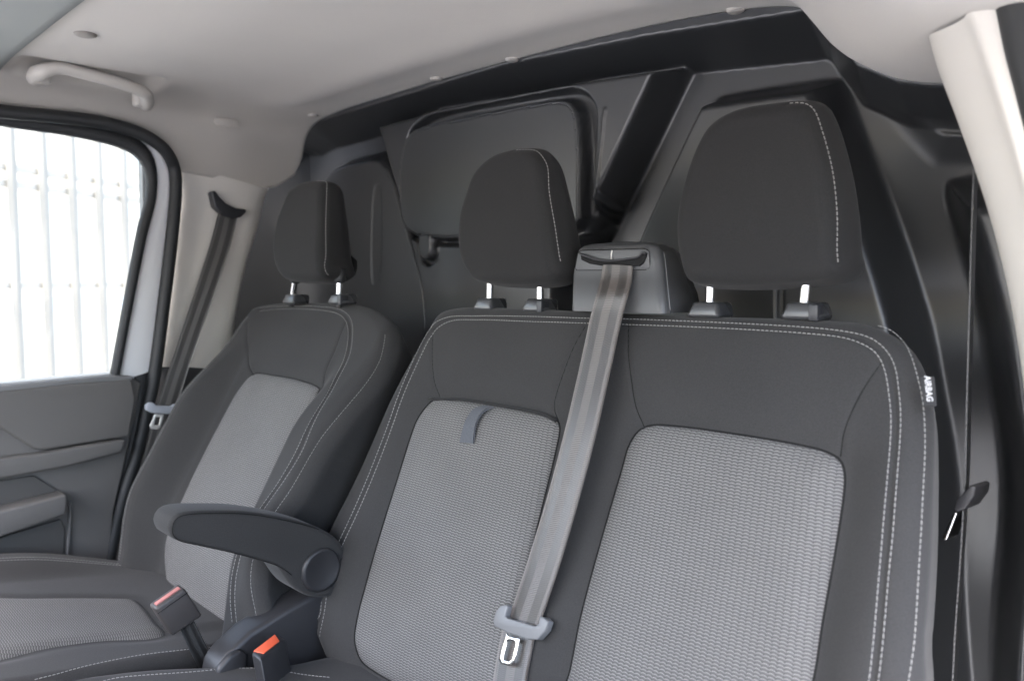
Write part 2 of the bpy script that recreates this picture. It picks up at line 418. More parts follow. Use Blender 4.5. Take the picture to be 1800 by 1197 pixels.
# ------------------------------------------------------------------ upholstered cushions
class Cushion:
    """closed padded block: outline in (s,t) on a leaning plane, front relief h(s,t), rounded edge R, side wall, back"""
    def __init__(self, O, T, Nn, outline, R, depth, h, smooth_outline=True, n_out=0.0, centre=None, px=True, sub=10):
        self.O = np.array(O, float); self.S = V3(1, 0, 0); self.T = np.array(T, float); self.T /= np.linalg.norm(self.T)
        self.N = np.array(Nn, float); self.N /= np.linalg.norm(self.N)
        self.R, self.depth, self.h = R, depth, h
        self.grooves, self.dips = [], []
        st = np.array([self.flat(p, n_out) for p in outline]) if px else np.array(outline, float)
        self.out = resample(spline(st, True, sub) if smooth_outline else st, n=560, closed=True)
        self.c = (self.out.min(0) + self.out.max(0)) / 2 if centre is None else np.array(centre, float)
        self.poly = resample(self.out, n=160, closed=True)
    def flat(self, px, n=0.0):
        p = on(px, self.N, self.O + self.N * n) - self.O
        return np.array([p @ self.S, p @ self.T])
    def n(self, st, detail=True):
        st = np.atleast_2d(np.asarray(st, float))
        d = -sdf(st, self.poly)
        dd = np.clip(d, 0, self.R)
        drop = self.R - np.sqrt(np.maximum(self.R ** 2 - (self.R - dd) ** 2, 0))
        v = self.h(st[:, 0], st[:, 1]) - drop
        if detail:
            for L, w, dep in self.grooves: v = v - dep * np.exp(-(dist_line(st, L) / w) ** 2)
            for L, w, dep in self.dips: v = v - dep * np.exp(-(sdf(st, L) / w) ** 2)
        return v
    def P(self, st, n):
        st = np.atleast_2d(st); n = np.atleast_1d(n)
        return self.O + st[:, :1] * self.S + st[:, 1:] * self.T + n[:, None] * self.N
    def pix(self, pts, lift=0.0):
        """points of the surface seen at these picture positions -> (s,t)"""
        out = []
        for p in pts:
            n = 0.0
            for _ in range(7):
                st = self.flat(p, n)
                n = .5 * n + .5 * (float(self.n(st[None], False)[0]) + lift)
            out.append(st)
        return np.array(out)
    def build(self, name, mat, parent, rings=130, bulge=0.0, back_r=0.02, side_rings=14, taper=0.0, dvar=0.0):
        k = np.linspace(0.015, 1, rings); k = 1 - (1 - k) ** 1.25
        ring = self.c + k[:, None, None] * (self.out - self.c)[None]
        st = ring.reshape(-1, 2)
        n = self.n(st)
        V = [self.P(st, n)]
        m = len(self.out)
        tg = np.roll(self.out, -1, 0) - np.roll(self.out, 1, 0)
        nn = np.stack([tg[:, 1], -tg[:, 0]], 1); nn /= np.linalg.norm(nn, axis=1)[:, None]
        area = np.sum(self.out[:, 0] * np.roll(self.out[:, 1], -1) - np.roll(self.out[:, 0], -1) * self.out[:, 1])
        if area < 0: nn = -nn
        n0 = n[-m:]
        hh = (self.out[:, 1] - self.c[1]) / (np.ptp(self.out[:, 1]) / 2)
        dep = self.depth * (1 - dvar * hh)
        for j in range(1, side_rings + 1):
            f = j / side_rings
            z = n0 + (-dep - n0) * f
            off = bulge * math.sin(math.pi * min(f * 1.05, 1)) - taper * f
            dz = (z + dep)
            e = np.clip(1 - dz / back_r, 0, 1)
            off = off - back_r * (1 - np.sqrt(np.maximum(1 - e ** 2, 0)))
            V.append(self.P(self.out + nn * np.asarray(off).reshape(-1, 1), z))
        V = np.vstack(V)
        R_ = rings + side_rings
        i = np.arange(R_ - 1)[:, None] * m; j = np.arange(m)[None]; j2 = (j + 1) % m
        F = np.stack([i + j, i + j2, i + m + j2, i + m + j], -1).reshape(-1, 4)
        c0 = len(V); V = np.vstack([V, self.P(self.c[None], self.n(self.c[None])), self.P(self.c[None], [-self.depth])])
        j = np.arange(m); j2 = (j + 1) % m
        T1 = np.stack([np.full(m, c0), j2, j], 1)
        b = (R_ - 1) * m
        T2 = np.stack([np.full(m, c0 + 1), b + j, b + j2], 1)
        if area < 0: F = F[:, ::-1]; T1 = T1[:, ::-1]; T2 = T2[:, ::-1]
        return mesh(name, V, [F, T1, T2], mat, parent)
    def insert(self, name, outline_st, mat, parent, rings=44, puff=.0035, sink=.0035, w=.010, uv0=(0, 0)):
        out = resample(outline_st, n=360, closed=True)
        c = out.mean(0); poly = resample(out, n=120, closed=True)
        k = 1 - (1 - np.linspace(.02, 1, rings)) ** 1.5
        st = (c + k[:, None, None] * (out - c)[None]).reshape(-1, 2)
        st = np.vstack([st, c[None]])
        d = -sdf(st, poly)
        n = self.n(st) - sink + (sink + puff) * np.sqrt(np.clip(d / w, 0, 1) * (2 - np.clip(d / w, 0, 1)))
        V = self.P(st, n)
        m = len(out)
        i = np.arange(rings - 1)[:, None] * m; j = np.arange(m)[None]; j2 = (j + 1) % m
        F = np.stack([i + j, i + j2, i + m + j2, i + m + j], -1).reshape(-1, 4)
        j = np.arange(m); j2 = (j + 1) % m
        T1 = np.stack([np.full(m, len(V) - 1), j2, j], 1)
        area = np.sum(out[:, 0] * np.roll(out[:, 1], -1) - np.roll(out[:, 0], -1) * out[:, 1])
        if area < 0: F = F[:, ::-1]; T1 = T1[:, ::-1]
        return mesh(name, V, [F, T1], mat, parent, uv=st - np.array(uv0))
    def stitches(self, lines_st, pitch=.0050, length=.0040, w=.00048, h=.00045, lift=.0002, k=1.0):
        w, h = w * k, h * k
        """one mesh of many short raised threads"""
        Vs, Fs = [], []
        base = np.array([(0, 1, 2, 3), (0, 4, 5, 1), (1, 5, 6, 2), (2, 6, 7, 3), (3, 7, 4, 0)])
        for L in lines_st:
            L = resample(L, step=pitch)
            if len(L) < 3: continue
            mid = (L[:-1] + L[1:]) / 2; dr = L[1:] - L[:-1]; dr /= np.linalg.norm(dr, axis=1)[:, None]
            a, b = mid - dr * length / 2, mid + dr * length / 2
            pa, pb = self.P(a, self.n(a, True)), self.P(b, self.n(b, True))
            side2 = np.stack([-dr[:, 1], dr[:, 0]], 1)
            q = mid + side2 * .002
            pm, pq = self.P(mid, self.n(mid, True)), self.P(q, self.n(q, True))
            D = pb - pa; D /= np.linalg.norm(D, axis=1)[:, None]
            Sd = pq - pm; Sd -= D * (Sd * D).sum(1)[:, None]; Sd /= np.linalg.norm(Sd, axis=1)[:, None]
            U = np.cross(D, Sd); U *= np.sign((U @ self.N))[:, None]
            for i in range(len(mid)):
                jit = random.uniform(-.00012, .00012)
                A, B = pa[i] + U[i] * lift + Sd[i] * jit, pb[i] + U[i] * lift - Sd[i] * jit
                s, u, d = Sd[i] * w, U[i] * h, D[i] * .0008
                o = len(Vs) * 8
                Vs.append(np.array([A + d - s * .6 + u, B - d - s * .6 + u, B - d + s * .6 + u, A + d + s * .6 + u,
                                    A - s - u * .7, B - s - u * .7, B + s - u * .7, A + s - u * .7]))
                Fs.append(base + o)
        return np.vstack(Vs), np.vstack(Fs)
def stitching(name, sets, parent, mat=THREAD):
    V, F, o = [], [], 0
    for v, f in sets:
        V.append(v); F.append(f + o); o += len(v)
    ob = mesh(name, np.vstack(V), np.vstack(F), mat, parent, smooth=False)
    ob['kind'] = 'stuff'
    return ob
def lean(deg):
    r = math.radians(deg)
    return V3(0, math.sin(r), math.cos(r)), V3(0, -math.cos(r), math.sin(r))
def sp(c, pts, sub=8): return spline(c.pix(pts), False, sub)

# ================================================================== OUTSIDE
ground = mesh('ground', [(-60, -60, 0), (60, -60, 0), (60, 60, 0), (-60, 60, 0)], np.array([[0, 1, 2, 3]]), CONC, smooth=False)
tag(ground, kind='structure')
blocker = prism('side_light_blocker', [V3(5.4, -9, 0), V3(5.4, 7, 0), V3(5.4, 7, 1.6), V3(5.4, -9, 1.6)], (.22, 0, 0), BLOCKM, None, .01)  # unseen slab, added to hold back light from the open passenger door
tag(blocker, kind='structure')

FO = onX((-30, 500), -3.0); FO[2] = 0
FD = V3(-.47, .88, 0); FN = V3(.88, .47, 0)
fence = empty('palisade_fence', FO, 'pale galvanised palisade fence seen through the driver window', 'fence')
for i in range(-3, 30):
    c = FO + FD * (i * .155)
    bm = bmesh.new()
    p = [c + FD * a + FN * b for a, b in ((-.024, 0), (-.009, .014), (.009, .014), (.024, 0), (.024, -.004), (0, .009), (-.024, -.004))]
    prism_bm([q + V3(0, 0, .05) for q in p], V3(0, 0, 2.6 + .02 * math.sin(i * 1.7)), 0, 1, bm)
    from_bm('picket', bm, PICK, fence, False)
for z in (.45, 1.40, 1.83, 1.90):
    bm = bmesh.new(); frame_box(bm, FO + FD * 2 - FN * .03 + V3(0, 0, z), FD * 2.6, FN * .015, (0, 0, .016), .003)
    from_bm('rail', bm, RAIL, fence)
BX = -11.0
bld = empty('white_building', (BX - 3, 5, 0), 'white rendered building with rows of small windows behind the palisade fence', 'building')
bm = bmesh.new(); frame_box(bm, (BX - 3, 6, 3.6), (3, 0, 0), (0, 12, 0), (0, 0, 3.6), .02)
from_bm('wall', bm, RENDER, bld)
for z in (1.15, 2.45, 3.1):
    for i in range(14):
        y = -1.0 + i * 1.05
        bm = bmesh.new(); frame_box(bm, (BX + .01, y, z), (.03, 0, 0), (0, .33, 0), (0, 0, .14), .01)
        w_ = from_bm('window_frame', bm, RENDER, bld)
        bm = bmesh.new(); frame_box(bm, (BX + .032, y, z), (.012, 0, 0), (0, .29, 0), (0, 0, .10), 0)
        from_bm('pane', bm, WINB, w_, False)

# ================================================================== CABIN SHELL
floor = prism('floor', [V3(-.9, -1.7, .42), V3(.78, -1.7, .42), V3(.78, .3, .42), V3(-.9, .3, .42)], (0, 0, -.05), GREYP)
tag(floor, kind='structure')
dash = prism('dashboard', [V3(-.86, -1.15, .45), V3(-.86, -1.12, .95), V3(-.86, -1.22, 1.08), V3(-.86, -1.75, 1.12), V3(-.86, -1.9, .45)], (1.66, 0, 0), DARKP, None, .03)
tag(dash, 'dark dashboard below the windscreen opening facing the seats', 'dashboard')

for x, y0 in ((-.95, -.16), (.80, -.02)):
    w = prism('body_side', [V3(x, y0, .40), V3(x, .34, .40), V3(x, .34, 1.84), V3(x, y0, 1.84)], (math.copysign(.02, x), 0, 0), BULK, None, .004)
    tag(w, 'black inner body side panel closing the cabin behind the ' + ('grey driver pillar trim' if x < 0 else 'pale passenger pillar trim'), 'body panel')
# ---- headliner: one moulded sheet, crowned roof falling to the side rails
def roof_left(y):      # lower edge of the sheet on the driver side
    ys = [-1.5, -.60, -.451, -.38, -.32, -.26, -.205, -.165, -.13, .06, .095, .138, .176, .2]
    zs = [1.60, 1.700, 1.710, 1.705, 1.697, 1.688, 1.676, 1.660, 1.639, 1.619, 1.624, 1.652, 1.747, 1.76]
    return np.interp(y, ys, zs)
PROF = np.array([(-.845, 1.56), (-.835, 1.62), (-.822, 1.68), (-.808, 1.725), (-.785, 1.752), (-.74, 1.768), (-.66, 1.776), (-.5, 1.779), (-.3, 1.780), (-.1, 1.777),
                 (.1, 1.772), (.25, 1.763), (.34, 1.752), (.395, 1.738), (.425, 1.715), (.445, 1.690), (.465, 1.664), (.49, 1.643), (.53, 1.626), (.58, 1.616), (.66, 1.606), (.72, 1.595)])
PR = spline(PROF, False, 12)
ys = np.concatenate([np.linspace(-1.32, -.5, 30), np.linspace(-.49, .155, 90)])
rows = []
HND = (-.765, -.315)         # grab handle recess centre (X, Y)
for y in ys:
    zl = roof_left(y)
    left = PR[:, 0] < -.6
    z0 = np.interp(zl, PR[left][:40, 1], PR[left][:40, 0]) if zl < 1.775 else -.7
    start = np.searchsorted(PR[:, 0], z0)
    pts = np.vstack([[z0, zl], PR[start + 1:]])
    pts = resample(pts, n=240)
    x, z = pts[:, 0].copy(), pts[:, 1].copy()
    # the passenger side rail sits further out ahead of the bulkhead
    x += .085 * sstep(.30, .50, x) * sstep(.10, -.12, y)
    # soft cross rib ahead of the bulkhead, shallow dishing of the panel, recess round the grab handle
    mid = sstep(-.74, -.6, x) * sstep(.45, .3, x)
    z -= mid * (.010 * math.exp(-((y - .03) / .05) ** 2) - .006 * math.exp(-((y + .16) / .09) ** 2))
    sidew = sstep(-.66, -.76, x)
    fy = sstep(-.455, -.425, y) * sstep(-.20, -.23, y)
    rec = fy * np.exp(-((x + .700) / .042) ** 6)
    z += .020 * rec
    # front door side: cheek bulges out a little behind the handle
    x += .010 * np.exp(-((z - 1.70) / .04) ** 2) * math.exp(-((y + .02) / .09) ** 2) * sidew
    rows.append(np.stack([x, np.full_like(x, y), z], 1))
head = mesh('headliner', np.vstack(rows), grid_faces(len(ys), 240), HEAD)
md = head.modifiers.new('thick', 'SOLIDIFY'); md.thickness = .006; md.offset = 1.0
tag(head, 'warm grey cloth headliner covering the cabin roof above the seats', 'headliner')
# make sure the sheet thickens upwards (outside)
if head.data.polygons[len(head.data.polygons) // 2].normal.z < 0: head.data.flip_normals()

# ---- overhead shelf panel ahead of the headliner seam
sh = []
for (y, dz) in ((-.452, .002), (-.456, -.006), (-.47, -.008), (-.7, -.012), (-1.32, -.04)):
    xs = np.linspace(-.735, .40, 40)
    zz = np.interp(xs, PR[60:, 0], PR[60:, 1]) + dz
    sh.append(np.stack([xs, np.full_like(xs, y) + .02 * (xs + .3) , zz], 1))
shelf = mesh('overhead_shelf', np.vstack(sh), grid_faces(5, 40), SHELF)
md = shelf.modifiers.new('thick', 'SOLIDIFY'); md.thickness = .004; md.offset = 0
tag(shelf, 'grey green overhead panel meeting the front edge of the headliner', 'overhead panel')

# ---- push clips in the headliner
def roof_z(x): return float(np.interp(x, PR[60:, 0], PR[60:, 1]))
def hit_roof(px):
    d = ray(*px); t = .2
    while t < 3:
        p = CAM + d * t
        if p[2] > roof_z(p[0]) - .010 * float(sstep(-.74, -.6, p[0]) * sstep(.45, .3, p[0])) * math.exp(-((p[1] - .03) / .05) ** 2): return p
        t += .002
    return CAM + d
for px, r, m, lb in (((150, 60), .0165, CLIPD, 'dark grey round plug in headliner above the grab handle'),
                     ((550, 203), .012, CLIP, 'beige clip at headliner edge beside the bulkhead corner above driver headrest'),
                     ((767, 138), .012, CLIP, 'beige clip at headliner edge above the hatch panel of the bulkhead'),
                     ((900, 104), .012, CLIP, 'beige clip at headliner edge above the centre headrest'),
                     ((1293, 17), .012, CLIP, 'beige clip at headliner edge above the outer passenger headrest')):
    P = hit_roof(px)
    o = lathe('headliner_clip', P + V3(0, 0, .003), (0, 0, -1), [(0, 0), (0, r), (.003, r), (.0055, r * .93), (.007, r * .7), (.0075, r * .3), (.0076, 0)], m)
    tag(o, lb, 'clip', 'round clips in the headliner')
P = onX((396, 215), -.785)
cap = from_bm('trim_cap', prism_bm([onX(q, -.785) for q in ((377, 207), (413, 210), (418, 216), (417, 226), (380, 222), (374, 214))], V3(.006, 0, 0), .0025, 3), CLIP)
tag(cap, 'small beige rectangular cap on the headliner cheek above the belt guide', 'trim cap')

# ---- grab handle
gh = empty('grab_handle', onX((165, 150), -.76), 'light grey grab handle on the headliner above the driver window', 'grab handle')
gx = -.700
hp = [onX(q, x) for q, x in (((62, 138), gx - .03), ((66, 130), gx), ((80, 124), gx + .022), ((105, 120), gx + .03), ((150, 130), gx + .034), ((200, 143), gx + .034), ((235, 155), gx + .03), ((255, 166), gx + .02), ((258, 178), gx), ((256, 184), gx - .03))]
hp = spline(hp, False, 8)
rad = np.interp(np.linspace(0, 1, len(hp)), [0, .08, .2, .3, .7, .82, .93, 1], [.0140, .0140, .0125, .0108, .0108, .0122, .0132, .0125])
V, F = tube_arrays(hp, rad, 16)
mesh('grip', V, F, CLIP, gh)
for q in ((70, 134), (250, 176)):
    c = onX(q, gx - .012)
    bm = bmesh.new(); frame_box(bm, c, (.012, 0, 0), (0, .016, 0), (0, 0, .014), .006, 3)
    from_bm('mounting_foot', bm, CLIP, gh)

# ---- driver door
DX = -.80
door = empty('driver_door', (DX, -.6, .85), 'closed driver door with grey trim card and light window opening', 'door')
card = prism('door_card', [onX(q, DX) for q in ((-200, 700), (0, 690), (232, 664), (248, 672), (236, 740), (216, 830), (200, 900), (190, 1000), (188, 1080), (-200, 1120))], (-.05, 0, 0), DOORG, door, .004)
pad = prism('armrest_panel', [onX(q, DX + .018) for q in ((-200, 640), (-10, 688), (140, 673), (232, 666), (240, 700), (228, 768), (160, 778), (75, 792), (60, 789), (30, 770), (-10, 745), (-200, 640 + 60))], (-.02, 0, 0), DOORG, door, .006)
caps = prism('window_sill', [onX(q, DX + .016) for q in ((-200, 712), (0, 679), (205, 660), (236, 662), (232, 668), (140, 674), (-10, 690), (-200, 716))], (-.09, 0, 0), DOORL, door, .004)
ledge = prism('pull_rail', [onX(q, DX + .03) for q in ((-200, 815), (0, 806), (75, 797), (160, 782), (222, 773), (215, 795), (120, 820), (0, 842), (-200, 870))], (-.03, 0, 0), DOORG, door, .005)
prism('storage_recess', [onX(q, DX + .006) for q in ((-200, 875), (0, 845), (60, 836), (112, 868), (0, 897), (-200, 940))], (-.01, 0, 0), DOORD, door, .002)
prism('pocket_rim', [onX(q, DX + .05) for q in ((-200, 945), (0, 898), (118, 868), (120, 880), (117, 905), (0, 945), (-200, 1000))], (-.05, 0, 0), DOORG, door, .006)
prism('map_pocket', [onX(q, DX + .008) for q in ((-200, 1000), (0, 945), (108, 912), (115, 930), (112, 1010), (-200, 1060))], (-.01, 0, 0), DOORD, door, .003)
tube('edge_bead', [onX(q, DX + .006) for q in ((122, 882), (124, 900), (121, 940), (117, 1000), (113, 1060))], .0035, DOORG, door)
# window frame rubber, white frame strip, glass
gl = [(-260, 170), (0, 219), (134, 239), (207, 256), (238, 270), (254, 287), (262, 311), (261, 345), (247, 400), (226, 510), (198, 662)]
fo = [(-260, 148), (0, 198), (167, 219), (225, 235), (255, 253), (271, 277), (277, 307), (275, 351), (260, 412), (238, 520), (211, 662)]
rb = [(-260, 120), (0, 192), (167, 213), (240, 236), (272, 255), (298, 277), (305, 311), (304, 351), (294, 420), (281, 540), (266, 668)]
def strip3(name, a, b, x, th, mat, parent, bev=.003, xb=None):
    A = spline([onX(q, x) for q in a], False, 5); B = spline([onX(q, x if xb is None else xb) for q in b], False, 5)
    A, B = resample(A, n=60), resample(B, n=60)
    prof = []
    W = B - A
    for f, d in ((0, -th), (0, -bev), (.12, 0), (.5, .0015), (.88, 0), (1, -bev), (1, -th)):
        prof.append(A + W * f + V3(d, 0, 0))
    V = np.stack(prof, 1).reshape(-1, 3)
    F = grid_faces(60, 7)
    return mesh(name, V, [F], mat, parent)
strip3('window_rubber', gl, fo, DX - .005, .02, RUBBER, door)
strip3('window_frame', fo, rb, DX - .016, .02, WHITEB, door)
g_ = [onX(q, DX - .02) for q in ((-260, 150), (0, 200), (134, 225), (207, 243), (250, 262), (270, 290), (272, 340), (255, 410), (205, 690), (-260, 720))]
prism('window_pane', g_, (-.004, 0, 0), GLASS, door)

# aperture weatherstrip between door and B pillar
ws = [(-260, 150), (0, 196), (90, 205), (167, 214), (220, 226), (262, 243), (291, 266), (306, 296), (309, 330), (304, 400), (290, 520), (268, 680), (258, 720), (240, 800), (215, 880), (192, 990), (186, 1090)]
P = spline([onX(q, DX + .012 - .02 * sstep(250, 300, q[1])) for q in ws], False, 8)
seal = tube('weatherstrip', P, .0125, RUBBER, None, 14)
tag(seal, 'black rubber weatherstrip around the driver door opening', 'door seal')
strip = strip3('sill_gap', [(266, 652), (262, 690), (246, 770), (222, 850), (204, 910), (190, 1000), (184, 1090)], [(236, 662), (238, 680), (228, 770), (206, 850), (192, 910), (180, 1000), (174, 1090)], DX - .012, .03, RUBBER, None)
tag(strip, 'dark shut gap behind the rear edge of the driver door', 'shut gap')

# ---- driver side B pillar trims
PX_ = -.835
pill = empty('pillar_trim', onX((370, 500), PX_), 'light grey pillar trim behind the driver window carrying the belt guide', 'pillar trim')
ua = [(306, 296), (312, 340), (306, 400), (294, 520), (274, 645)]
ridge = [(352, 300), (358, 345), (352, 420), (338, 520), (322, 645)]
ub = [(468, 331), (462, 345), (450, 395), (428, 470), (412, 545), (398, 650)]
def loft(name, cols, mat, parent, n=50, sub=6):
    C_ = [resample(spline(c, False, sub), n=n) for c in cols]
    # smooth across the columns too
    V = []
    for i in range(n):
        V.append(spline([c[i] for c in C_], False, 6))
    V = np.array(V); k = V.shape[1]
    return mesh(name, V.reshape(-1, 3), grid_faces(n, k), mat, parent)
loft('upper_cover', [[onX(q, PX_ - .03) for q in ua], [onX((q[0] + 4, q[1]), PX_ - .006) for q in ua], [onX(q, PX_) for q in ridge], [onX(q, PX_ + .004) for q in ub], [onX((q[0] + 3, q[1]), PX_ - .03) for q in ub]], LIGHTP, pill)
la = [(276, 640), (262, 720), (240, 810), (212, 900), (192, 1010)]
lb = [(420, 640), (400, 720), (380, 810), (350, 900), (330, 1010)]
loft('lower_cover', [[onX(q, PX_ - .03) for q in la], [onX((q[0] + 4, q[1]), PX_ - .012) for q in la], [onX(q, PX_ - .008) for q in lb], [onX((q[0] + 30, q[1]), PX_ - .03) for q in lb]], GREYP, pill)
prism('sill_ledge', [onX(q, PX_ + .03) for q in ((196, 1012), (236, 984), (300, 940), (300, 1100), (196, 1100))], (-.03, 0, 0), LIGHTP, pill, .004)
# driver belt: guide, webbing, tongue
dbelt = empty('driver_seat_belt', onX((400, 362), PX_ + .02), 'dark grey seat belt hanging from its guide on the light pillar trim', 'seat belt')
gp = [(372, 338), (378, 335), (386, 346), (398, 358), (415, 366), (432, 368), (434, 372), (424, 382), (408, 384), (392, 378), (378, 364)]
prism('belt_guide', [onX(q, PX_ + .022) for q in gp], (-.024, 0, 0), BLACK, dbelt, .003)
def webbing(name, L, R, n, mat, parent, off=0.0, thick=.0013, bow=.0):
    """L, R: lists of world points of both selvedges"""
    L, R = resample(spline(L, False, 8), n=n), resample(spline(R, False, 8), n=n)
    k = 15
    acc = np.concatenate([[0], np.cumsum(np.linalg.norm(np.diff((L + R) / 2, axis=0), axis=1))])
    ac = np.gradient((L + R) / 2, axis=0); ac /= np.linalg.norm(ac, axis=1)[:, None]
    wd = R - L
    nn = np.cross(wd, ac); nn /= np.linalg.norm(nn, axis=1)[:, None]
    if (nn[n // 2] @ (CAM - L[n // 2])) < 0: nn = -nn
    top, bot, uv = [], [], []
    for j in range(k):
        f = j / (k - 1)
        b = bow * (1 - (2 * f - 1) ** 2)
        top.append(L + wd * f + nn * (off + thick * .5 + b - (.0004 if j in (0, k - 1) else 0))); bot.append(L + wd * f + nn * (off - thick * .5 + b))
        uv.append(np.stack([np.full(n, f), acc], 1))
    T_, B_ = np.stack(top, 1).reshape(-1, 3), np.stack(bot, 1).reshape(-1, 3)
    U = np.stack(uv, 1).reshape(-1, 2)
    g = grid_faces(n, k)
    nv = n * k
    i = np.arange(n - 1) * k
    e1 = np.stack([i, i + k, i + k + nv, i + nv], 1)
    e2 = np.stack([i + k - 1, i + nv + k - 1, i + nv + 2 * k - 1, i + 2 * k - 1], 1)
    return mesh(name, np.vstack([T_, B_]), [g, g[:, ::-1] + nv, e1, e2], mat, parent, uv=np.vstack([U, U]))
WEBK = make_webbing('black_belt_webbing', (.020, .020, .021))
WEBD = make_webbing('dark_belt_webbing', (.115, .110, .105))
webbing('webbing', [onX(q, PX_ + x) for q, x in (((384, 372), .012), ((372, 420), .02), ((340, 520), .035), ((300, 640), .05), ((276, 712), .055))],
        [onX(q, PX_ + x) for q, x in (((418, 378), .012), ((406, 430), .02), ((376, 520), .035), ((334, 640), .05), ((312, 712), .055))], 60, WEBD, dbelt)
webbing('lower_webbing', [onX(q, PX_ + x) for q, x in (((272, 722), .055), ((258, 780), .05), ((240, 850), .05), ((214, 960), .05))],
        [onX(q, PX_ + x) for q, x in (((310, 722), .055), ((290, 780), .05), ((268, 850), .05), ((240, 960), .05))], 30, WEBD, dbelt)
def tongue(parent, fn, Hs, slot, plate, hole, th=.010, hmat=MIDP, name='tongue_housing', pmat=None):
    """fn(px, lift) -> world point; housing outline with the slot notch, steel plate with a hole"""
    nrm = fn((0, 0), None)
    h = prism(name, [fn(q, th) for q in Hs], -nrm * th * 1.0, hmat, parent, .0022, 3)
    # steel plate as a ring: outer loop / inner loop
    o = resample(np.array([fn(q, .006) for q in plate]), n=48, closed=True)
    i_ = resample(np.array([fn(q, .006) for q in hole]), n=48, closed=True)
    c = i_.mean(0)
    # align starting angles
    def ang(P):
        d = P - c; return P[np.argmin(np.abs(np.arctan2(d @ UP, d @ RIGHT)))]
    def roll(P):
        d = P - c; k = np.argmin(np.abs(np.arctan2(d @ UP, d @ RIGHT))); return np.roll(P, -k, 0)
    o, i_ = roll(o), roll(i_)
    up, dn = nrm * .0009, -nrm * .0009
    V = np.vstack([o + dn, o + up * .5, o + (i_ - o) * .12 + up, i_ + (o - i_) * .12 + up, i_ + up * .5, i_ + dn])
    F = []
    m = 48
    for r in range(5):
        for j in range(m): F.append((r * m + j, r * m + (j + 1) % m, (r + 1) * m + (j + 1) % m, (r + 1) * m + j))
    p = mesh('latch_plate', V, np.array(F), pmat or CHROME, h, smooth=True)
    return h
def fnX(x):
    def f(q, lift):
        if lift is None: return V3(1, 0, 0)
        return onX(q, x + lift)
    return f
sh_ = lambda L: [(q[0] - 5, q[1]) for q in L]
tongue(dbelt, fnX(PX_ + .057), sh_([(262, 712), (268, 707), (276, 708), (280, 713), (306, 714), (312, 710), (320, 711), (318, 722), (306, 728), (272, 726), (262, 721)]), None,
       sh_([(277, 728), (293, 728), (292, 736), (287, 752), (281, 755), (270, 753), (268, 748), (273, 738)]), sh_([(279, 733), (287, 733), (284, 747), (276, 747)]), hmat=PALEB, pmat=PLATE)

# ---- bulkhead: thermoformed relief on a grid in X and Z
YB = .18
def bk(px): p = onY(px, YB); return np.array([p[0], p[2]])
def bkp(pts, smooth=0): 
    a = np.array([bk(q) for q in pts])
    for _ in range(smooth):
        b = np.roll(a, -1, 0); a = np.stack([.8 * a + .2 * b, .2 * a + .8 * b], 1).reshape(-1, 2)
    return a
xs = np.linspace(-1.0, .84, 680); zs = np.concatenate([np.linspace(.45, .82, 14)[:-1], np.linspace(.82, 1.82, 390)])
XX, ZZ = np.meshgrid(xs, zs, indexing='ij'); Q = np.stack([XX.ravel(), ZZ.ravel()], 1)
D = np.full(len(Q), .250)
def raise_to(level, poly, w=.018, base=None):
    global D
    s = sdf(Q, poly)
    k = 1 - sstep(-w, 0, s)
    D = np.where(k > 0, np.minimum(D, D + (level - D) * k), D)
def sink_by(amt, poly, w=.01):
    global D
    s = sdf(Q, poly); D = D + amt * (1 - sstep(-w, 0, s))
# lip under the headliner
lip_u = [(400, 150), (530, 150), (900, 40), (1430, -80), (1600, -80), (1900, 100), (1900, 165), (1645, 158), (1590, 150), (1520, 122), (1482, 75), (1462, 42), (1430, 27), (1150, 69), (900, 118), (700, 178), (545, 226), (520, 240), (400, 240)]
D = np.minimum(D,   .158 + 2.4 * np.maximum(sdf(Q, bkp(lip_u)), 0))
raise_to(.205, bkp([(568, 274), (668, 250), (720, 430), (745, 520), (748, 900), (300, 900), (330, 700), (440, 520), (505, 400), (545, 300)], 2), .03)
sink_by(.0015, bkp([(636, 322), (656, 320), (654, 500), (632, 505)], 2), .008)
raise_to(.19, bkp([(300, 700), (395, 560), (440, 400), (475, 330), (492, 330), (470, 420), (440, 560), (420, 900), (300, 900)], 2), .02)
raise_to(.175, bkp([(656, 213), (736, 191), (750, 183), (1003, 131), (1018, 128), (1170, 103), (1176, 110), (1040, 400), (985, 500), (980, 760), (737, 760), (742, 580), (735, 505), (716, 425), (700, 365)], 0), .020)
# hatch panel with a sunk border along its top and inner side, pull tab below
sink_by(.022, bkp([(716, 232), (760, 195), (1000, 150), (1035, 160), (1056, 190), (1050, 300), (1040, 436), (760, 436), (716, 420), (700, 380)], 2), .010)
HATCH = bkp([(707, 290), (718, 240), (745, 217), (985, 170), (1012, 174), (1028, 200), (1033, 300), (1030, 426), (745, 426), (718, 408), (706, 380)], 2)
raise_to(.168, HATCH, .008)
tabo = [(735, 415), (776, 415), (776, 450), (768, 466), (754, 471), (742, 462), (738, 440)]
sink_by(.012, bkp(tabo, 2), .006)
raise_to(.166, bkp([(742, 410), (768, 410), (768, 445), (762, 457), (754, 460), (746, 452), (743, 440)], 2), .006)
raise_to(.168, bkp([(1064, 190), (1070, 190), (1052, 372), (1046, 372)], 0), .006)
raise_to(.180, bkp([(1206, 168), (1222, 152), (1436, 116), (1452, 128), (1478, 205), (1528, 330), (1570, 450), (1612, 590), (1640, 800), (1700, 1500), (1000, 1500), (1062, 520), (1092, 420)], 2), .034)
raise_to(.225, bkp([(1446, 84), (1486, 66), (1530, 120), (1600, 158), (1900, 180), (1900, 280), (1650, 292), (1596, 290), (1548, 236), (1490, 160)], 2), .06)
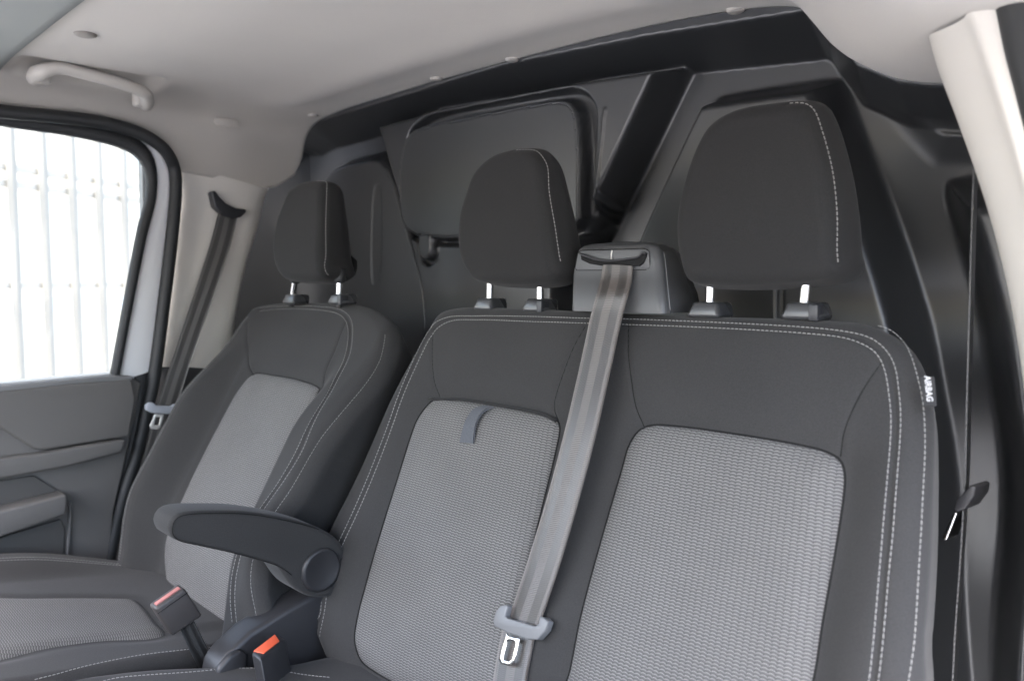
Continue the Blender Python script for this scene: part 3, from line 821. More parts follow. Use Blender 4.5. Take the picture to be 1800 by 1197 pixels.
raise_to(.172, bkp([(1604, 306), (1690, 292), (1900, 285), (1900, 1500), (1700, 1500), (1712, 760), (1672, 520)], 2), .055)
for (a, b, dep) in (((1250, 500), (1250, 560), .012), ((1370, 505), (1370, 560), .010)):
    sink_by(dep, bkp([(a[0] - 8, a[1] - 20), (a[0] + 8, a[1] - 20), (a[0] + 8, 800), (a[0] - 8, 800)]), .006)
# dents low on the passenger side
for c, r, amp in (((1770, 820), .10, .022), ((1745, 690), .05, -.008), ((1790, 960), .08, .02)):
    q = bk(c); D = D + amp * np.exp(-(((Q - q) ** 2).sum(1)) / r ** 2)
V = np.stack([Q[:, 0], D, Q[:, 1]], 1)
GF = grid_faces(len(xs), len(zs))
fc = Q[GF].mean(1)
hat = sdf(fc, HATCH) < -.011
def sub_mesh(name, faces, parent=None):
    ids, inv = np.unique(faces, return_inverse=True)
    o = mesh(name, V[ids], inv.reshape(-1, 4), BULK, parent)
    if o.data.polygons[len(o.data.polygons) // 2].normal.y > 0: o.data.flip_normals()
    md = o.modifiers.new('thick', 'SOLIDIFY'); md.thickness = .004; md.offset = -1
    return o
bulk = sub_mesh('bulkhead', GF[~hat])
sub_mesh('hatch_panel', GF[hat], bulk)
tag(bulk, 'black moulded plastic bulkhead with raised hatch panel behind the three seats', 'bulkhead')

# ---- passenger side B pillar trim
near = empty('pillar_trim', (.66, -.06, 1.4), 'tall pale grey pillar trim at the open passenger door beside the bulkhead', 'pillar trim')
e0 = [(1640, 66), (1655, 120), (1690, 215), (1722, 305), (1756, 420), (1790, 575), (1812, 760), (1822, 1000), (1826, 1260)]
e1 = [(1634, 62), (1650, 118), (1684, 208), (1716, 298), (1751, 412), (1785, 565), (1808, 750), (1818, 1000), (1822, 1260)]
e2 = [(1692, 34), (1712, 90), (1744, 180), (1772, 268), (1800, 375), (1832, 530), (1850, 720), (1860, 1000), (1864, 1260)]
e3 = [(1712, 14), (1735, 90), (1768, 190), (1792, 270), (1822, 380), (1852, 530), (1875, 720), (1885, 1000), (1888, 1260)]
e4 = [(1764, 2), (1782, 90), (1798, 150), (1826, 260), (1856, 380), (1890, 530), (1915, 720), (1925, 1000), (1928, 1260)]
loft('upper_cover', [[onY(q, .01) for q in e0], [onY(q, -.035) for q in e1], [onY(q, -.075) for q in e2], [onY(q, -.085) for q in e3], [onY(q, -.082) for q in e4], [onY((q[0] + 4, q[1]), -.06) for q in e4]], LIGHTP, near)
ds = strip3('weatherstrip', [(0, 0)] * 2, [(0, 0)] * 2, DX, .01, RUBBER, None) if False else None
P = spline([onY((q[0] + 40, q[1] - 10), -.075) for q in e4], False, 6)
ds = tube('weatherstrip', P, .022, RUBBER, None, 16)
tag(ds, 'dark rubber weatherstrip along the passenger door edge of the pale pillar', 'door seal')

# ================================================================== PASSENGER BENCH
bench = empty('passenger_bench', (.24, -.2, .80), 'double passenger bench seat in charcoal cloth with two grey woven panels', 'seat')
T20, N20 = lean(20)
OB = V3(0, -.045, 1.36)
def hb(s, t):
    up = sstep(-.02, -.16, t)
    h = .014 * sstep(-.02, -.10, s) * up + .016 * sstep(.565, .62, s) * up
    h = h + .010 * np.exp(-((t + .40) / .12) ** 2) - .004 * sstep(-.02, -.10, t) * np.exp(-((s - .27) / .05) ** 2)
    h = h - .006 * sstep(-.05, .02, t)
    return h
outB = [(778, 549), (795, 542), (830, 538), (900, 540), (1000, 544), (1100, 549), (1200, 553), (1350, 557), (1470, 562), (1530, 570), (1585, 600), (1618, 655), (1632, 720), (1637, 800), (1637, 900), (1634, 1000), (1626, 1120), (1614, 1260),
        (1450, 1275), (1000, 1275), (700, 1262), (606, 1200), (584, 1150), (567, 1100), (564, 1040), (590, 955), (640, 838), (690, 718), (742, 592)]
def flat_st(P, O, T): P = P - O; return np.array([P[0], P @ T])
BK = Cushion(OB, T20, N20, [flat_st(on(q, N20, OB - N20 * (.022 if q[1] < 575 else .008)), OB, T20) for q in outB], .026, .085, hb, px=False)
insM = spline(BK.pix([(748, 708), (762, 699), (800, 701), (880, 713), (950, 727), (972, 735), (979, 748), (972, 790), (945, 900), (912, 1040), (893, 1130), (880, 1215), (800, 1225), (700, 1205), (655, 1182), (628, 1160), (617, 1125), (622, 1085), (640, 1015), (680, 880), (718, 760), (728, 735)]), True, 8)
insP = spline(BK.pix([(1118, 754), (1140, 745), (1180, 746), (1300, 762), (1400, 779), (1450, 792), (1474, 808), (1481, 832), (1479, 870), (1462, 980), (1442, 1090), (1424, 1200), (1412, 1270), (1200, 1275), (985, 1275), (992, 1190), (1015, 1080), (1050, 950), (1088, 820), (1100, 780)]), True, 8)
BK.dips = [(resample(insM, n=140, closed=True), .016, .006), (resample(insP, n=140, closed=True), .018, .006)]
so1 = sp(BK, [(558, 1120), (562, 1080), (567, 1039), (583, 983), (619, 903), (660, 805), (690, 724), (717, 655), (744, 597), (760, 572), (785, 558), (840, 555), (930, 556), (1030, 559), (1090, 560), (1250, 566), (1418, 575), (1490, 583), (1530, 594), (1556, 614), (1572, 641), (1580, 689), (1583, 744), (1577, 836), (1570, 928), (1562, 1010), (1544, 1197), (1538, 1250)])
si1 = sp(BK, [(566, 1120), (570, 1080), (576, 1039), (592, 983), (628, 903), (669, 805), (697, 728), (724, 660), (751, 603), (766, 580), (790, 565), (840, 562), (930, 565), (1030, 568), (1090, 570), (1250, 576), (1418, 586), (1480, 593), (1512, 603), (1538, 619), (1554, 648), (1562, 690), (1566, 744), (1560, 836), (1552, 928), (1545, 1010), (1527, 1197), (1520, 1250)])
so3 = sp(BK, [(1541, 571), (1560, 577), (1577, 589), (1598, 619), (1613, 667), (1622, 714), (1625, 781), (1621, 872), (1614, 1000), (1597, 1190), (1590, 1250)])
mid1 = (resample(so1, n=300) + resample(si1, n=300)) / 2
seams = [sp(BK, q) for q in ([(1030, 570), (1005, 615), (980, 683), (970, 720), (975, 736)], [(1104, 573), (1106, 645), (1116, 713), (1126, 748)],
                             [(1549, 637), (1510, 696), (1481, 762), (1472, 800)], [(761, 577), (759, 634), (764, 681), (768, 699)])]
BK.grooves = [(resample(mid1, n=160), .0028, .0030), (resample(so3, n=60), .0035, .0012)] + [(resample(q, n=14), .0022, .0013) for q in seams]
BK.build('backrest', FAB, bench, rings=170, back_r=.03, taper=.014)
BK.insert('woven_panel', insM, WEAVE, bench)
BK.insert('woven_panel', insP, WEAVE, bench, uv0=(.0013, .001))
stitching('stitching', [BK.stitches([so1, si1, so3])], bench)
def seam_tubes(c, lines, parent, name='seam', r=.0006, dashed=False):
    V, F, o = [], [[], []], 0
    for L in lines:
        L = resample(L, step=.006)
        P = c.P(L, c.n(L) + .0001)
        v, f = tube_arrays(P, r, 6)
        V.append(v); F[0].append(f[0] + o); F[1].append(f[1] + o); o += len(v)
    ob = mesh(name, np.vstack(V), [np.vstack(F[0]), np.vstack(F[1])], SEAM, parent)
    return ob
for q in seams: seam_tubes(BK, [q], bench)
seam_tubes(BK, [np.vstack([insP, insP[:1]])], bench, 'panel_piping', .0008)
seam_tubes(BK, [np.vstack([insM, insM[:1]])], bench, 'panel_piping', .0009)
# flap edge above the centre panel
V, F = [], None
fl = sp(BK, [(752, 700), (800, 700), (880, 712), (950, 726), (974, 738)])
P = BK.P(resample(fl, step=.008), BK.n(resample(fl, step=.008)) + .002)
tube('flap_piping', P, .0026, FAB2, bench, 10)
# pull loop
pl = BK.pix([(845, 712), (866, 716), (862, 722), (848, 742), (842, 780), (815, 779), (822, 745), (832, 720)])
La = [BK.P(BK.pix([q]), BK.n(BK.pix([q])) + d)[0] for q, d in (((846, 713), .0035), ((836, 722), .008), ((826, 745), .009), ((814, 779), .006))]
Lb = [BK.P(BK.pix([q]), BK.n(BK.pix([q])) + d)[0] for q, d in (((866, 715), .0035), ((857, 724), .010), ((846, 747), .010), ((838, 781), .006))]
LOOPM = LOOP
webbing('pull_loop', La, Lb, 24, LOOPM, bench, thick=.003)
# airbag tag
tq = [(1619, 664), (1644, 663), (1648, 714), (1626, 716)]
def tagp(q, lift):
    st = BK.pix([q]); 
    return BK.P(st, [float(BK.n(st)[0]) + lift])[0]
tp = [BK.P(BK.flat(q, .006)[None], [.006])[0] for q in tq]
tn = np.cross(tp[1] - tp[0], tp[3] - tp[0]); tn /= np.linalg.norm(tn); tn = tn if tn @ (CAM - tp[0]) > 0 else -tn
tn = tn
tagp_ = prism('airbag_tag', [p + tn * .003 for p in tp], -tn * .0025, TAGM, bench, .0004, 1)
cu = bpy.data.curves.new('tag_text', 'FONT'); cu.body = 'AIRBAG'; cu.size = 1.0; cu.align_x = 'CENTER'; cu.align_y = 'CENTER'; cu.offset = .028
to = bpy.data.objects.new('tag_text', cu); COL.objects.link(to)
me = bpy.data.meshes.new_from_object(to.evaluated_get(bpy.context.evaluated_depsgraph_get()))
bpy.data.objects.remove(to)
co = np.array([v.co[:] for v in me.vertices]); wx = co[:, 0].max() - co[:, 0].min(); wy = co[:, 1].max() - co[:, 1].min()
ex = (tp[3] - tp[0]) * .5 + (tp[2] - tp[1]) * .5; lx = np.linalg.norm(ex); ex /= lx
ey = (tp[1] - tp[0]); ly = np.linalg.norm(ey); ey /= ly
cc = sum(tp) / 4 + tn * .0034
co = cc + (co[:, :1] - co[:, 0].mean()) * ex * (lx * .88 / wx) + (co[:, 1:2] - co[:, 1].mean()) * ey * (ly * .46 / wy) + ey * ly * .04
F = [np.array([p.vertices[:] for p in me.polygons if len(p.vertices) == k]) for k in (3, 4)]
mesh('lettering', co, [f for f in F if len(f)], PRINT, tagp_, False)

# ---- headrests, posts and collars
def headrest(parent, outline, seam, O, deg, depth, R, bulge, posts, collars, dvar, taper=.004):
    T, Nn = lean(deg)
    def hh(s, t): return .0 * s + .006 * np.cos(np.clip((s - cs) / .1, -1.5, 1.5))
    flat = [on(q, Nn, O) - O for q in outline]
    cs = float(np.mean([p[0] for p in flat]))
    C_ = Cushion(O, T, Nn, outline, R, depth, hh, n_out=-R * .5)
    sl = []
    if seam is not None:
        sl = [sp(C_, seam)]
        C_.grooves = [(resample(sl[0], n=50), .0026, .0018)]
    ob = C_.build('headrest', FAB2, parent, rings=70, bulge=bulge, back_r=.035, taper=taper, side_rings=20, dvar=dvar)
    if sl: stitching('stitching', [C_.stitches(sl, w=.0006)], ob)
    return ob
def post(parent, px_bottom, px_top, y, r=.0055):
    a = onY(px_bottom, y); b = onY(px_top, y)
    d = (b - a); b2 = b + d / np.linalg.norm(d) * .02; a2 = a - d / np.linalg.norm(d) * .015
    p = tube('headrest_post', np.array([a2, a, b, b2]), r, CHROME, parent, 20)
    k = np.linalg.norm(b - a)
    tube('post_hole_shade', np.array([a + d * .84, a + d * .90, b, b2]), [r * 1.05, r * 1.75, r * 2.0, r * 2.0], RUBBER, p, 20)  # dark tube imitating the shaded hole where the post enters the headrest
    return p
def collar(parent, px, y, w, dpt=.034, h=.018, button=False):
    c = onY(px, y)
    T, Nn = lean(14)
    bm = bmesh.new()
    frame_box(bm, c, (w / 2, 0, 0), (0, dpt / 2, .0), (0, 0, h / 2), .0048, 3)
    # sloped top toward the front
    for v in bm.verts:
        if v.co.z > c[2]:
            v.co.x = c[0] + (v.co.x - c[0]) * .80
            v.co.y += .003
    o = from_bm('post_collar', bm, COLLARM, parent)
    if button:
        bm = bmesh.new(); frame_box(bm, c + V3(w * .36, -dpt * .30, -.001), (w * .12, 0, 0), (0, dpt * .24, 0), (0, 0, h * .46), .0016, 2)
        from_bm('release_button', bm, BLACK, o)
    return o
hrP = headrest(bench, [(1205, 320), (1222, 270), (1249, 222), (1292, 195), (1350, 183), (1412, 179), (1430, 188), (1447, 228), (1464, 302), (1473, 378), (1475, 444), (1478, 468), (1462, 486), (1400, 497), (1267, 502), (1213, 494), (1199, 464), (1191, 413), (1194, 367)],
         [(1385, 182), (1409, 181), (1427, 190), (1444, 231), (1462, 302), (1470, 378), (1470, 444), (1472, 462)],
         V3(.43, -.040, 1.50), 1, .078, .018, .006, None, None, .15)
hrM = headrest(bench, [(822, 340), (838, 302), (866, 276), (892, 266), (920, 262), (945, 266), (962, 288), (972, 340), (979, 398), (983, 434), (988, 462), (986, 482), (975, 492), (945, 499), (910, 501), (851, 497), (834, 490), (818, 467), (808, 427), (811, 377)],
         [(905, 264), (925, 263), (944, 267), (960, 290), (970, 340), (977, 398), (981, 434), (984, 460)],
         V3(.05, -.042, 1.47), 1, .066, .018, .006, None, None, .25)
for a, b, c_, w, bt in (((1248, 546), (1250, 478), (1249, 545), .042, False), ((1413, 546), (1420, 476), (1418, 547), .042, True)):
    post(bench, a, b, -.012); collar(bench, c_, -.012, w, button=bt)
for a, b, c_, w, bt in (((861, 535), (862, 490), (862, 535), .040, False), ((950, 535), (950, 490), (950, 537), .040, True)):
    post(bench, a, b, -.012, .0052); collar(bench, c_, -.012, w, button=bt)

# ---- centre belt outlet housing on the backrest top
hous = empty('belt_outlet', onY((1085, 545), -.04), 'grey plastic centre belt outlet housing on top of the bench backrest', 'belt housing')
def hy(q, y): return onY(q, y)
# cross-section levels: (front y, back y, bottom-left px pair)
lv = [((1001, 546), (1166, 552), -.046), ((1001, 540), (1166, 547), -.046), ((1002, 512), (1163, 520), -.044), ((1003, 492), (1161, 498), -.038), ((1003, 482), (1160, 486), -.035), ((1006, 462), (1158, 464), -.033), ((1010, 444), (1155, 446), -.032), ((1013, 436), (1151, 437), -.029), ((1022, 430), (1143, 430), -.020), ((1034, 428), (1132, 427), -.008)]
prof = []
for a, b, y in lv:
    A, B = hy(a, y), hy(b, y); f = (A[2] + B[2]) / 2; A[2] = B[2] = f
    prof.append((A[0], B[0], y, f))
rows = []
zt, zb = prof[-1][3], prof[0][3]
for (x0, x1, y, z) in prof:
    k = (z - zb) / (zt - zb)
    yb = .045 - .03 * k ** 3
    r = .009
    pts = []
    for ang in np.linspace(-90, -180, 7)[::-1]: pts.append((x0 + r + r * math.cos(math.radians(ang)), y + r + r * math.sin(math.radians(ang))))
    for f in np.linspace(.1, .9, 12): pts.append((x0 + (x1 - x0) * f, y))
    for ang in np.linspace(-90, 0, 7): pts.append((x1 - r + r * math.cos(math.radians(ang)), y + r + r * math.sin(math.radians(ang))))
    ins = .010
    for f in (.15, .3, .5, .75, 1): pts.append((x1 - ins * f, y + r + (yb - y - r) * f))
    for f in (.25, .5, .75): pts.append((x1 - ins - (x1 - x0 - 2 * ins) * f, yb + .001))
    for f in (1, .75, .5, .3, .15): pts.append((x0 + ins * f, y + r + (yb - y - r) * f))
    rows.append([(x, yy, z) for x, yy in pts])
rows = np.array(rows); m = rows.shape[1]
V = rows.transpose(1, 0, 2).reshape(-1, 3)
F = grid_faces(m, len(rows), True)
top = np.arange(m) * len(rows) + len(rows) - 1
Vc = np.vstack([V, rows[-1].mean(0) + V3(0, 0, .002)])
T3 = np.stack([top, np.roll(top, -1), np.full(m, len(V))], 1)
HOUS = plain('slate_housing_plastic', (.068, .069, .071), .38, .07, 1500, .2)
ho = mesh('housing_shell', Vc, [F, T3], HOUS, hous)
FY = -.0335
def bez(q, d=0): return onY(q, FY - d)
# inset bezel plate outline as a thin dark frame, the two face plates and the curved slot
bz = [(1016, 445), (1022, 441), (1134, 438), (1140, 442), (1142, 470), (1138, 474), (1014, 475), (1011, 471)]
def ringtube(name, pts, r, mat, parent, sub=3):
    P = [bez(q) for q in pts]; P = np.vstack([np.array(P), P[0]])
    P = resample(P, n=60)
    return tube(name, P, r, mat, parent, 8)
prism('bezel', [bez(q, .0012) for q in bz], (0, .003, 0), HOUS, hous, .0006, 2)
ringtube('bezel_gap', bz, .0010, SEAM, hous)
slot = [(1020, 446), (1024, 447), (1045, 456), (1078, 458), (1104, 455), (1122, 452), (1126, 446), (1135, 445), (1134, 452), (1129, 463), (1122, 468), (1096, 469), (1060, 468), (1036, 464), (1021, 457)]
prism('belt_slot', [bez(q, .0045) for q in slot], (0, .006, 0), SEAM, hous, .0012, 2)
tube('slot_lip', spline([bez(q, .0055) for q in ((1019, 446), (1030, 450), (1048, 456), (1078, 458), (1104, 455), (1123, 451), (1128, 445), (1135, 445))], False, 6), .0014, DARKP, hous, 8)
tube('centre_split', np.array([bez((1076, 440), .002), bez((1075, 447), .002), bez((1075, 456), .003)]), .0009, LIGHTP, hous, 6)
sy = [(1157, 446), (1160, 470), (1163, 500), (1165, 520), (1167, 548)]
sp_ = [prof[i] for i in (1, 2, 3, 4, 5, 6)]
tube('shell_joint', np.array([V3(p[1] - .0006, p[2] + .014, p[3]) for p in sp_]), .0008, MIDP, hous, 6)

# ---- centre seat belt
cb = empty('centre_seat_belt', onY((1085, 470), -.045), 'taupe striped seat belt running from the outlet housing down across the bench', 'seat belt')
def bp(q, lift): return BK.P(BK.flat(q, lift)[None], [lift])[0]
wl = [((1060, 466), -.002), ((1056, 490), .004), ((1048, 520), .009), ((1040, 548), .013), ((1020, 640), .019), ((992, 760), .025), ((960, 880), .025), ((926, 990), .020), ((893, 1088), .010)]
wr = [((1112, 468), -.002), ((1111, 490), .004), ((1104, 520), .009), ((1096, 548), .013), ((1075, 642), .020), ((1048, 762), .025), ((1016, 884), .025), ((983, 996), .020), ((948, 1100), .010)]
bq = lambda q, d: onY(q, float(np.interp(q[1], [466, 490, 520, 550], [-.0375, -.043, -.056, -.061]))) if q[1] < 552 else bp(q, d)
webbing('webbing', [bq(q, d) for q, d in wl], [bq(q, d) for q, d in wr], 130, WEBB, cb, bow=.0022)
webbing('lower_webbing', [bp(q, d) for q, d in (((886, 1092), .009), ((880, 1120), .009), ((872, 1160), .009), ((860, 1240), .009))],
        [bp(q, d) for q, d in (((944, 1100), .009), ((938, 1130), .009), ((930, 1170), .009), ((918, 1250), .009))], 30, WEBB, cb)
def fnB(q, lift):
    if lift is None: return N20
    return bp(q, .010 + lift)
tongue(cb, fnB, [(879, 1064), (890, 1062), (892, 1066), (887, 1082), (892, 1086), (940, 1100), (946, 1096), (948, 1083), (956, 1085), (963, 1092), (958, 1108), (944, 1124), (926, 1123), (893, 1112), (868, 1100), (866, 1090), (871, 1074)], None,
       [(891, 1112), (894, 1117), (909, 1121), (914, 1121), (908, 1150), (903, 1164), (898, 1170), (882, 1167), (877, 1160), (880, 1145)], [(896, 1125), (904, 1127), (906, 1131), (899, 1158), (895, 1162), (886, 1159), (885, 1155), (892, 1128)], th=.011)

# ---- bench cushion
TBC = V3(0, -.9975, .07); NBC = V3(0, .07, .9975)
def hbc(s, t): return .004 * sstep(-.2, -.4, s)
bc = Cushion(V3(.22, -.25, .888), TBC, NBC, [(-.315, -.03), (-.33, .04), (-.375, .11), (-.43, .21), (-.46, .36), (-.40, .42), (0, .44), (.40, .43), (.43, .36), (.42, .0), (.38, -.05), (0, -.06), (-.28, -.06)], .03, .16, hbc, px=False)
bco = bc.build('seat_cushion', FAB, bench, rings=80, back_r=.03, side_rings=14)
stitching('stitching', [bc.stitches([spline(bc.pix([(180, 1197), (205, 1191), (330, 1181), (440, 1174), (490, 1178), (540, 1186), (580, 1190)]), False, 8)])], bco)

# ================================================================== DRIVER SEAT
ds_ = empty('driver_chair', (-.45, -.3, .75), 'charcoal driver seat with grey woven panel and fold down armrest', 'seat')
T30, N30 = lean(30)
OD = V3(0, -.050, 1.36)
CD = -.435
def hd(s, t):
    a = np.abs(s - CD)
    up = sstep(-.05, -.24, t)
    bol = .046 * sstep(.150, .212, a) * up - .010 * sstep(.245, .29, a)
    return bol - .052 * sstep(-.40, -.59, t) - .010 * sstep(-.06, .02, t)
outD = [(452, 542), (475, 534), (520, 531), (580, 531), (630, 534), (668, 548), (686, 568), (681, 612), (662, 672), (631, 744), (592, 816), (558, 880), (528, 930), (504, 980), (486, 1030), (474, 1090), (452, 1170),
        (400, 1230), (330, 1180), (286, 1100), (268, 1010), (252, 950), (245, 900), (252, 862), (277, 806), (312, 738), (356, 667), (402, 599), (430, 562)]
left_i = outD.index((330, 1180))
rightD = [flat_st(on(q, N30, OD + N30 * (-.024 if q[1] < 560 else .004)), OD, T30) for q in [(q[0] - (9 if q[1] > 560 else 3 if q[0] > 640 else 0), q[1]) for q in outD[:left_i]]]
leftD = [flat_st(onX(q, -.69), OD, T30) for q in ((262, 1060), (246, 1000), (228, 945), (219, 897), (228, 858), (259, 800), (300, 735), (350, 665))] + [flat_st(on(q, N30, OD - N30 * d), OD, T30) for q, d in (((402, 598), .004), ((431, 562), .014))]
leftD = [np.array([-.66, -.66])] + leftD
DK = Cushion(OD, T30, N30, rightD + leftD, .026, .125, hd, px=False)
insD = spline(DK.pix([(428, 668), (440, 656), (480, 658), (530, 668), (556, 679), (563, 690), (556, 712), (530, 770), (500, 833), (470, 895), (440, 955), (425, 1000), (416, 1050), (411, 1100), (402, 1175), (350, 1150), (304, 1090), (288, 1020), (286, 960), (306, 900), (340, 826), (380, 748), (412, 690)]), True, 8)
insD[:, 0] = np.clip(insD[:, 0], CD - .150, CD + .146)
DK.dips = [(resample(insD, n=120, closed=True), .016, .005)]
def crest(q):
    n = 0.0
    for _ in range(8):
        st = DK.flat(q, n)
        n = .6 * n + .4 * float(.045 * sstep(-.05, -.24, st[1]) - .052 * sstep(-.40, -.59, st[1]) - .002)
    return st
def spc(pts): return spline(np.array([DK.pix([q])[0] if q[1] < 640 else crest(q) for q in pts]), False, 8)
dso = spc([(456, 541), (470, 539), (500, 538), (567, 539), (597, 544), (613, 555), (620, 577), (614, 627), (598, 665), (580, 700), (540, 778), (505, 843), (466, 900), (440, 944), (426, 985), (419, 1020), (417, 1060), (420, 1095)])
dsi = spc([(456, 547), (470, 545), (500, 543), (550, 544), (590, 550), (606, 562), (612, 587), (606, 627), (592, 663), (574, 700), (532, 778), (497, 843), (458, 900), (432, 944), (418, 985), (411, 1020), (409, 1060), (412, 1095)])
orr = DK.out[(DK.out[:, 0] > CD + .15) & (DK.out[:, 1] < -.03) & (DK.out[:, 1] > -.50)]
orr = orr[np.argsort(-orr[:, 1])]
tg = np.gradient(orr, axis=0); tg /= np.linalg.norm(tg, axis=1)[:, None]
dst3 = orr + np.stack([tg[:, 1], -tg[:, 0]], 1) * .013
ol = DK.out[(DK.out[:, 0] < -.56) & (DK.out[:, 1] < -.02) & (DK.out[:, 1] > -.54)]
ol = ol[np.argsort(ol[:, 1])]
tg = np.gradient(ol, axis=0); tg /= np.linalg.norm(tg, axis=1)[:, None]
nrm_ = np.stack([tg[:, 1], -tg[:, 0]], 1)
dstl, dstl2 = ol + nrm_ * .021, ol + nrm_ * .028
dseams = [sp(DK, q) for q in ([(434, 567), (434, 610), (438, 650), (442, 658)], [(607, 566), (590, 610), (572, 650), (562, 685)])]
DK.grooves = [(resample((resample(dso, n=120) + resample(dsi, n=120)) / 2, n=90), .0028, .0028), (resample(dst3, n=60), .0032, .0012)] + [(resample(q, n=14), .0024, .0016) for q in dseams]
DK.build('backrest', FAB, ds_, rings=150, bulge=.0, back_r=.05, taper=.045)
DK.insert('woven_panel', insD, WEAVE, ds_)
stitching('stitching', [DK.stitches([dso, dsi, dst3, dstl, dstl2], k=.75)], ds_)
for q in dseams: seam_tubes(DK, [q], ds_)
seam_tubes(DK, [np.vstack([insD, insD[:1]])], ds_, 'panel_piping', .0008)
hrD = headrest(ds_, [(492, 385), (503, 358), (514, 334), (528, 323), (550, 318), (572, 319), (579, 326), (580, 360), (579, 400), (577, 450), (579, 470), (577, 486), (568, 494), (550, 497), (517, 495), (500, 488), (488, 466), (484, 434)],
         [(555, 318), (572, 320), (579, 327), (579, 360), (578, 400), (577, 450), (577, 470), (573, 484)],
         V3(-.45, -.075, 1.47), 2, .066, .020, .003, None, None, .26)
for a, b, c_, bt in (((514, 525), (519, 492), (520, 526), False), ((596, 526), (597, 492), (602, 526), True)):
    post(ds_, a, b, -.040, .0055); collar(ds_, c_, -.040, .046, button=bt)

# driver cushion
TDC = V3(0, -.985, .17); NDC = V3(0, .17, .985)
def hdc(s, t): return .018 * sstep(-.15, -.245, s) * sstep(.0, .2, t) + .004 * sstep(.17, .13, s)
dc = Cushion(V3(-.445, -.284, .880), TDC, NDC, [(-.255, .02), (-.280, .10), (-.290, .25), (-.285, .42), (-.22, .46), (.14, .46), (.215, .43), (.245, .34), (.240, .15), (.225, .02), (.17, -.06), (0, -.08), (-.2, -.06)], .022, .15, hdc, px=False)
insC = spline(dc.pix([(-60, 1052), (60, 1049), (200, 1049), (236, 1051), (258, 1068), (280, 1096), (292, 1112), (270, 1120), (180, 1124), (90, 1136), (-60, 1164)]), True, 6)
dc.dips = [(resample(insC, n=100, closed=True), .012, .003)]
dco = dc.build('seat_cushion', FAB, ds_, rings=90, back_r=.03, side_rings=14)
dc.insert('woven_panel', insC, WEAVE, dco, puff=.002)
stitching('stitching', [dc.stitches([spline(dc.pix(q), False, 8) for q in (
    [(60, 1194), (100, 1184), (160, 1168), (240, 1152), (320, 1142), (372, 1137), (410, 1135)],
    )] + [spline(np.array(q), False, 8) for q in ([(-.205, .04), (-.212, .06), (-.225, .15), (-.232, .28), (-.232, .42)], [(-.216, .04), (-.223, .06), (-.236, .15), (-.243, .28), (-.243, .42)])])], dco)

# side shield between the seats
shd = prism('side_shield', [onX(q, -.125) for q in ((376, 1215), (384, 1172), (400, 1150), (440, 1112), (500, 1074), (545, 1048), (600, 1030), (640, 1100), (640, 1215))], (-.05, 0, 0), DARKP, ds_, .008, 4)
prism('hinge_cover', [onX(q, -.117) for q in ((384, 1176), (404, 1152), (424, 1142), (438, 1150), (434, 1190), (430, 1215), (378, 1215))], (-.012, 0, 0), DARKP, ds_, .005, 3)
# armrest
AX = -.105
arm_px = [(298, 938), (301, 916), (312, 905), (330, 900), (380, 898), (430, 899), (480, 906), (530, 917), (570, 932), (598, 952), (612, 985), (606, 1022), (588, 1046), (566, 1051), (540, 1047), (516, 1032), (502, 1014), (491, 998), (474, 991), (440, 981), (400, 971), (350, 960), (313, 951)]
ap = [onX(q, AX) for q in arm_px]
arm = prism('armrest', resample(spline(ap, True, 6), n=90, closed=True), (-.058, 0, 0), GREYP if False else FAB, ds_, .012, 5)
lip = [onX(q, AX + .001) for q in ((512, 1010), (490, 995), (474, 989), (440, 979), (400, 969), (350, 958), (314, 949), (304, 938), (306, 917), (316, 908), (332, 904), (380, 902), (430, 903), (480, 910), (530, 921), (560, 930))]
tube('armrest_piping', spline(lip, False, 5), .0006, SEAM, arm, 8)
pc = onX((564, 1001), AX)
lathe('pivot_cap', pc - V3(.01, 0, 0), (1, 0, 0), [(0, .031), (.010, .031), (.013, .030), (.0145, .028), (.015, .026), (.0142, .0245), (.0142, .0)], DARKP, arm, 48)

# ---- buckles
bk1 = empty('belt_buckle', onX((380, 1165), -.19), 'dark buckle with a faded red slot standing on a webbing stalk by the driver cushion', 'belt buckle')
A, B, C_, D_ = [onX(q, -.19) for q in ((272, 1070), (325, 1033), (357, 1082), (304, 1119))]
prism('buckle_body', [A, B, C_, D_], (-.024, 0, 0), BUCK, bk1, .004, 3)
u = (B - A); v = (D_ - A); un = u / np.linalg.norm(u)
tn_ = np.cross(un, V3(1, 0, 0)); tn_ = tn_ if tn_[2] > 0 else -tn_
c0 = (A + B) / 2 + V3(-.009, 0, 0)
bm = bmesh.new(); frame_box(bm, c0 + tn_ * .0005, u * .40, (.0042, 0, 0), tn_ * .0012, .0006, 2)
from_bm('release_button', bm, PINK, bk1)
tube('body_joint', np.array([A + v * .16 + V3(.0004, 0, 0), B + v * .16 + V3(.0004, 0, 0)]), .0005, SEAM, bk1, 6)
webbing('webbing_stalk', [onX(q, -.197) for q in ((318, 1108), (332, 1140), (350, 1175), (366, 1215))], [onX(q, -.19) for q in ((342, 1092), (360, 1128), (380, 1165), (396, 1215))], 24, make_webbing('black_webbing', (.012, .012, .012)), bk1, thick=.003)

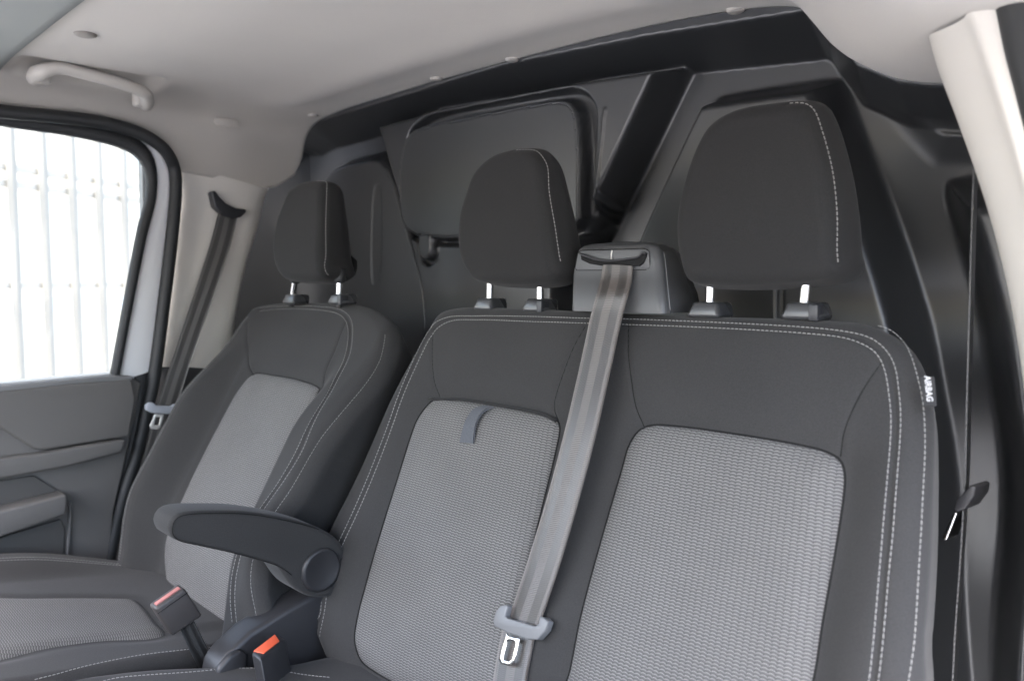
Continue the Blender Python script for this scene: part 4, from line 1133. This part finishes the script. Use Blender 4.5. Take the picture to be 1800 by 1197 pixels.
bk2 = empty('belt_buckle', onX((480, 1190), -.09), 'dark buckle with bright orange release button between the two seats', 'belt buckle')
Z2 = .935
tq = [onZ(q, Z2) for q in ((441, 1146), (485, 1112), (503, 1122), (458, 1158))]
dn = V3(.012, .008, -.085)
prism('buckle_body', tq, dn, DARKP, bk2, .004, 3)
cb2 = sum(tq) / 4
bt = [cb2 + (p - cb2) * k for p, k in zip(tq, (.86, .86, .62, .62))]
prism('release_button', [p + V3(0, 0, .0012) for p in bt], (0, 0, -.004), ORANGE, bk2, .001, 2)
bt2 = [cb2 + (p - cb2) * .95 for p in tq]
brk = prism('floor_bracket', [onX(q, -.10) for q in ((566, 1197), (578, 1178), (600, 1166), (618, 1172), (600, 1200), (590, 1230), (566, 1230))], (-.012, 0, 0), MIDP, None, .003, 2)
tag(brk, 'light grey metal bracket at the lower corner of the bench backrest', 'bracket')

# ---- outer passenger belt hanging by the pillar
ob_ = empty('passenger_seat_belt', (.64, -.01, 1.4), 'dark outer passenger belt hanging edge on beside the pale pillar', 'seat belt')
def ox(q, x=.64): return onX(q, x)
a = [(1716, 250), (1712, 300), (1708, 420), (1704, 560), (1700, 700), (1697, 840), (1690, 960), (1680, 1100), (1672, 1250)]
La = [onY(q, .0) for q in a]; Lb = [p + V3(-.0105, .046, 0) for p in La]
webbing('webbing', La, Lb, 80, WEBK, ob_, thick=.0022)
V, F = [], []
L = resample(np.array(La), step=.0052)
base = np.array([(0, 1, 2, 3), (0, 4, 5, 1), (1, 5, 6, 2), (2, 6, 7, 3), (3, 7, 4, 0)])
for i in range(len(L) - 1):
    A, B = L[i], L[i] + (L[i + 1] - L[i]) * .72
    s, u = V3(.0004, .0002, 0), V3(0, -.0012, 0)
    V.append([A - s + u, B - s + u, B + s + u, A + s + u, A - s * 1.4, B - s * 1.4, B + s * 1.4, A + s * 1.4]); F.append(base + i * 8)
e_ = mesh('selvedge_thread', np.vstack(V), np.vstack(F), THREADD, ob_, False); e_['kind'] = 'stuff'
hq = [onY(q, -.012) for q in ((1706, 852), (1715, 856), (1712, 872), (1696, 894), (1682, 900), (1675, 896), (1680, 880), (1696, 862))]
hsg = prism('tongue_housing', hq, (.004, .03, 0), DARKP, ob_, .004, 3)
pq = [onY(q, -.002) for q in ((1676, 900), (1682, 902), (1664, 948), (1657, 951), (1655, 945))]
prism('latch_plate', pq, (.003, .022, 0), CHROME, hsg, .0008, 2)
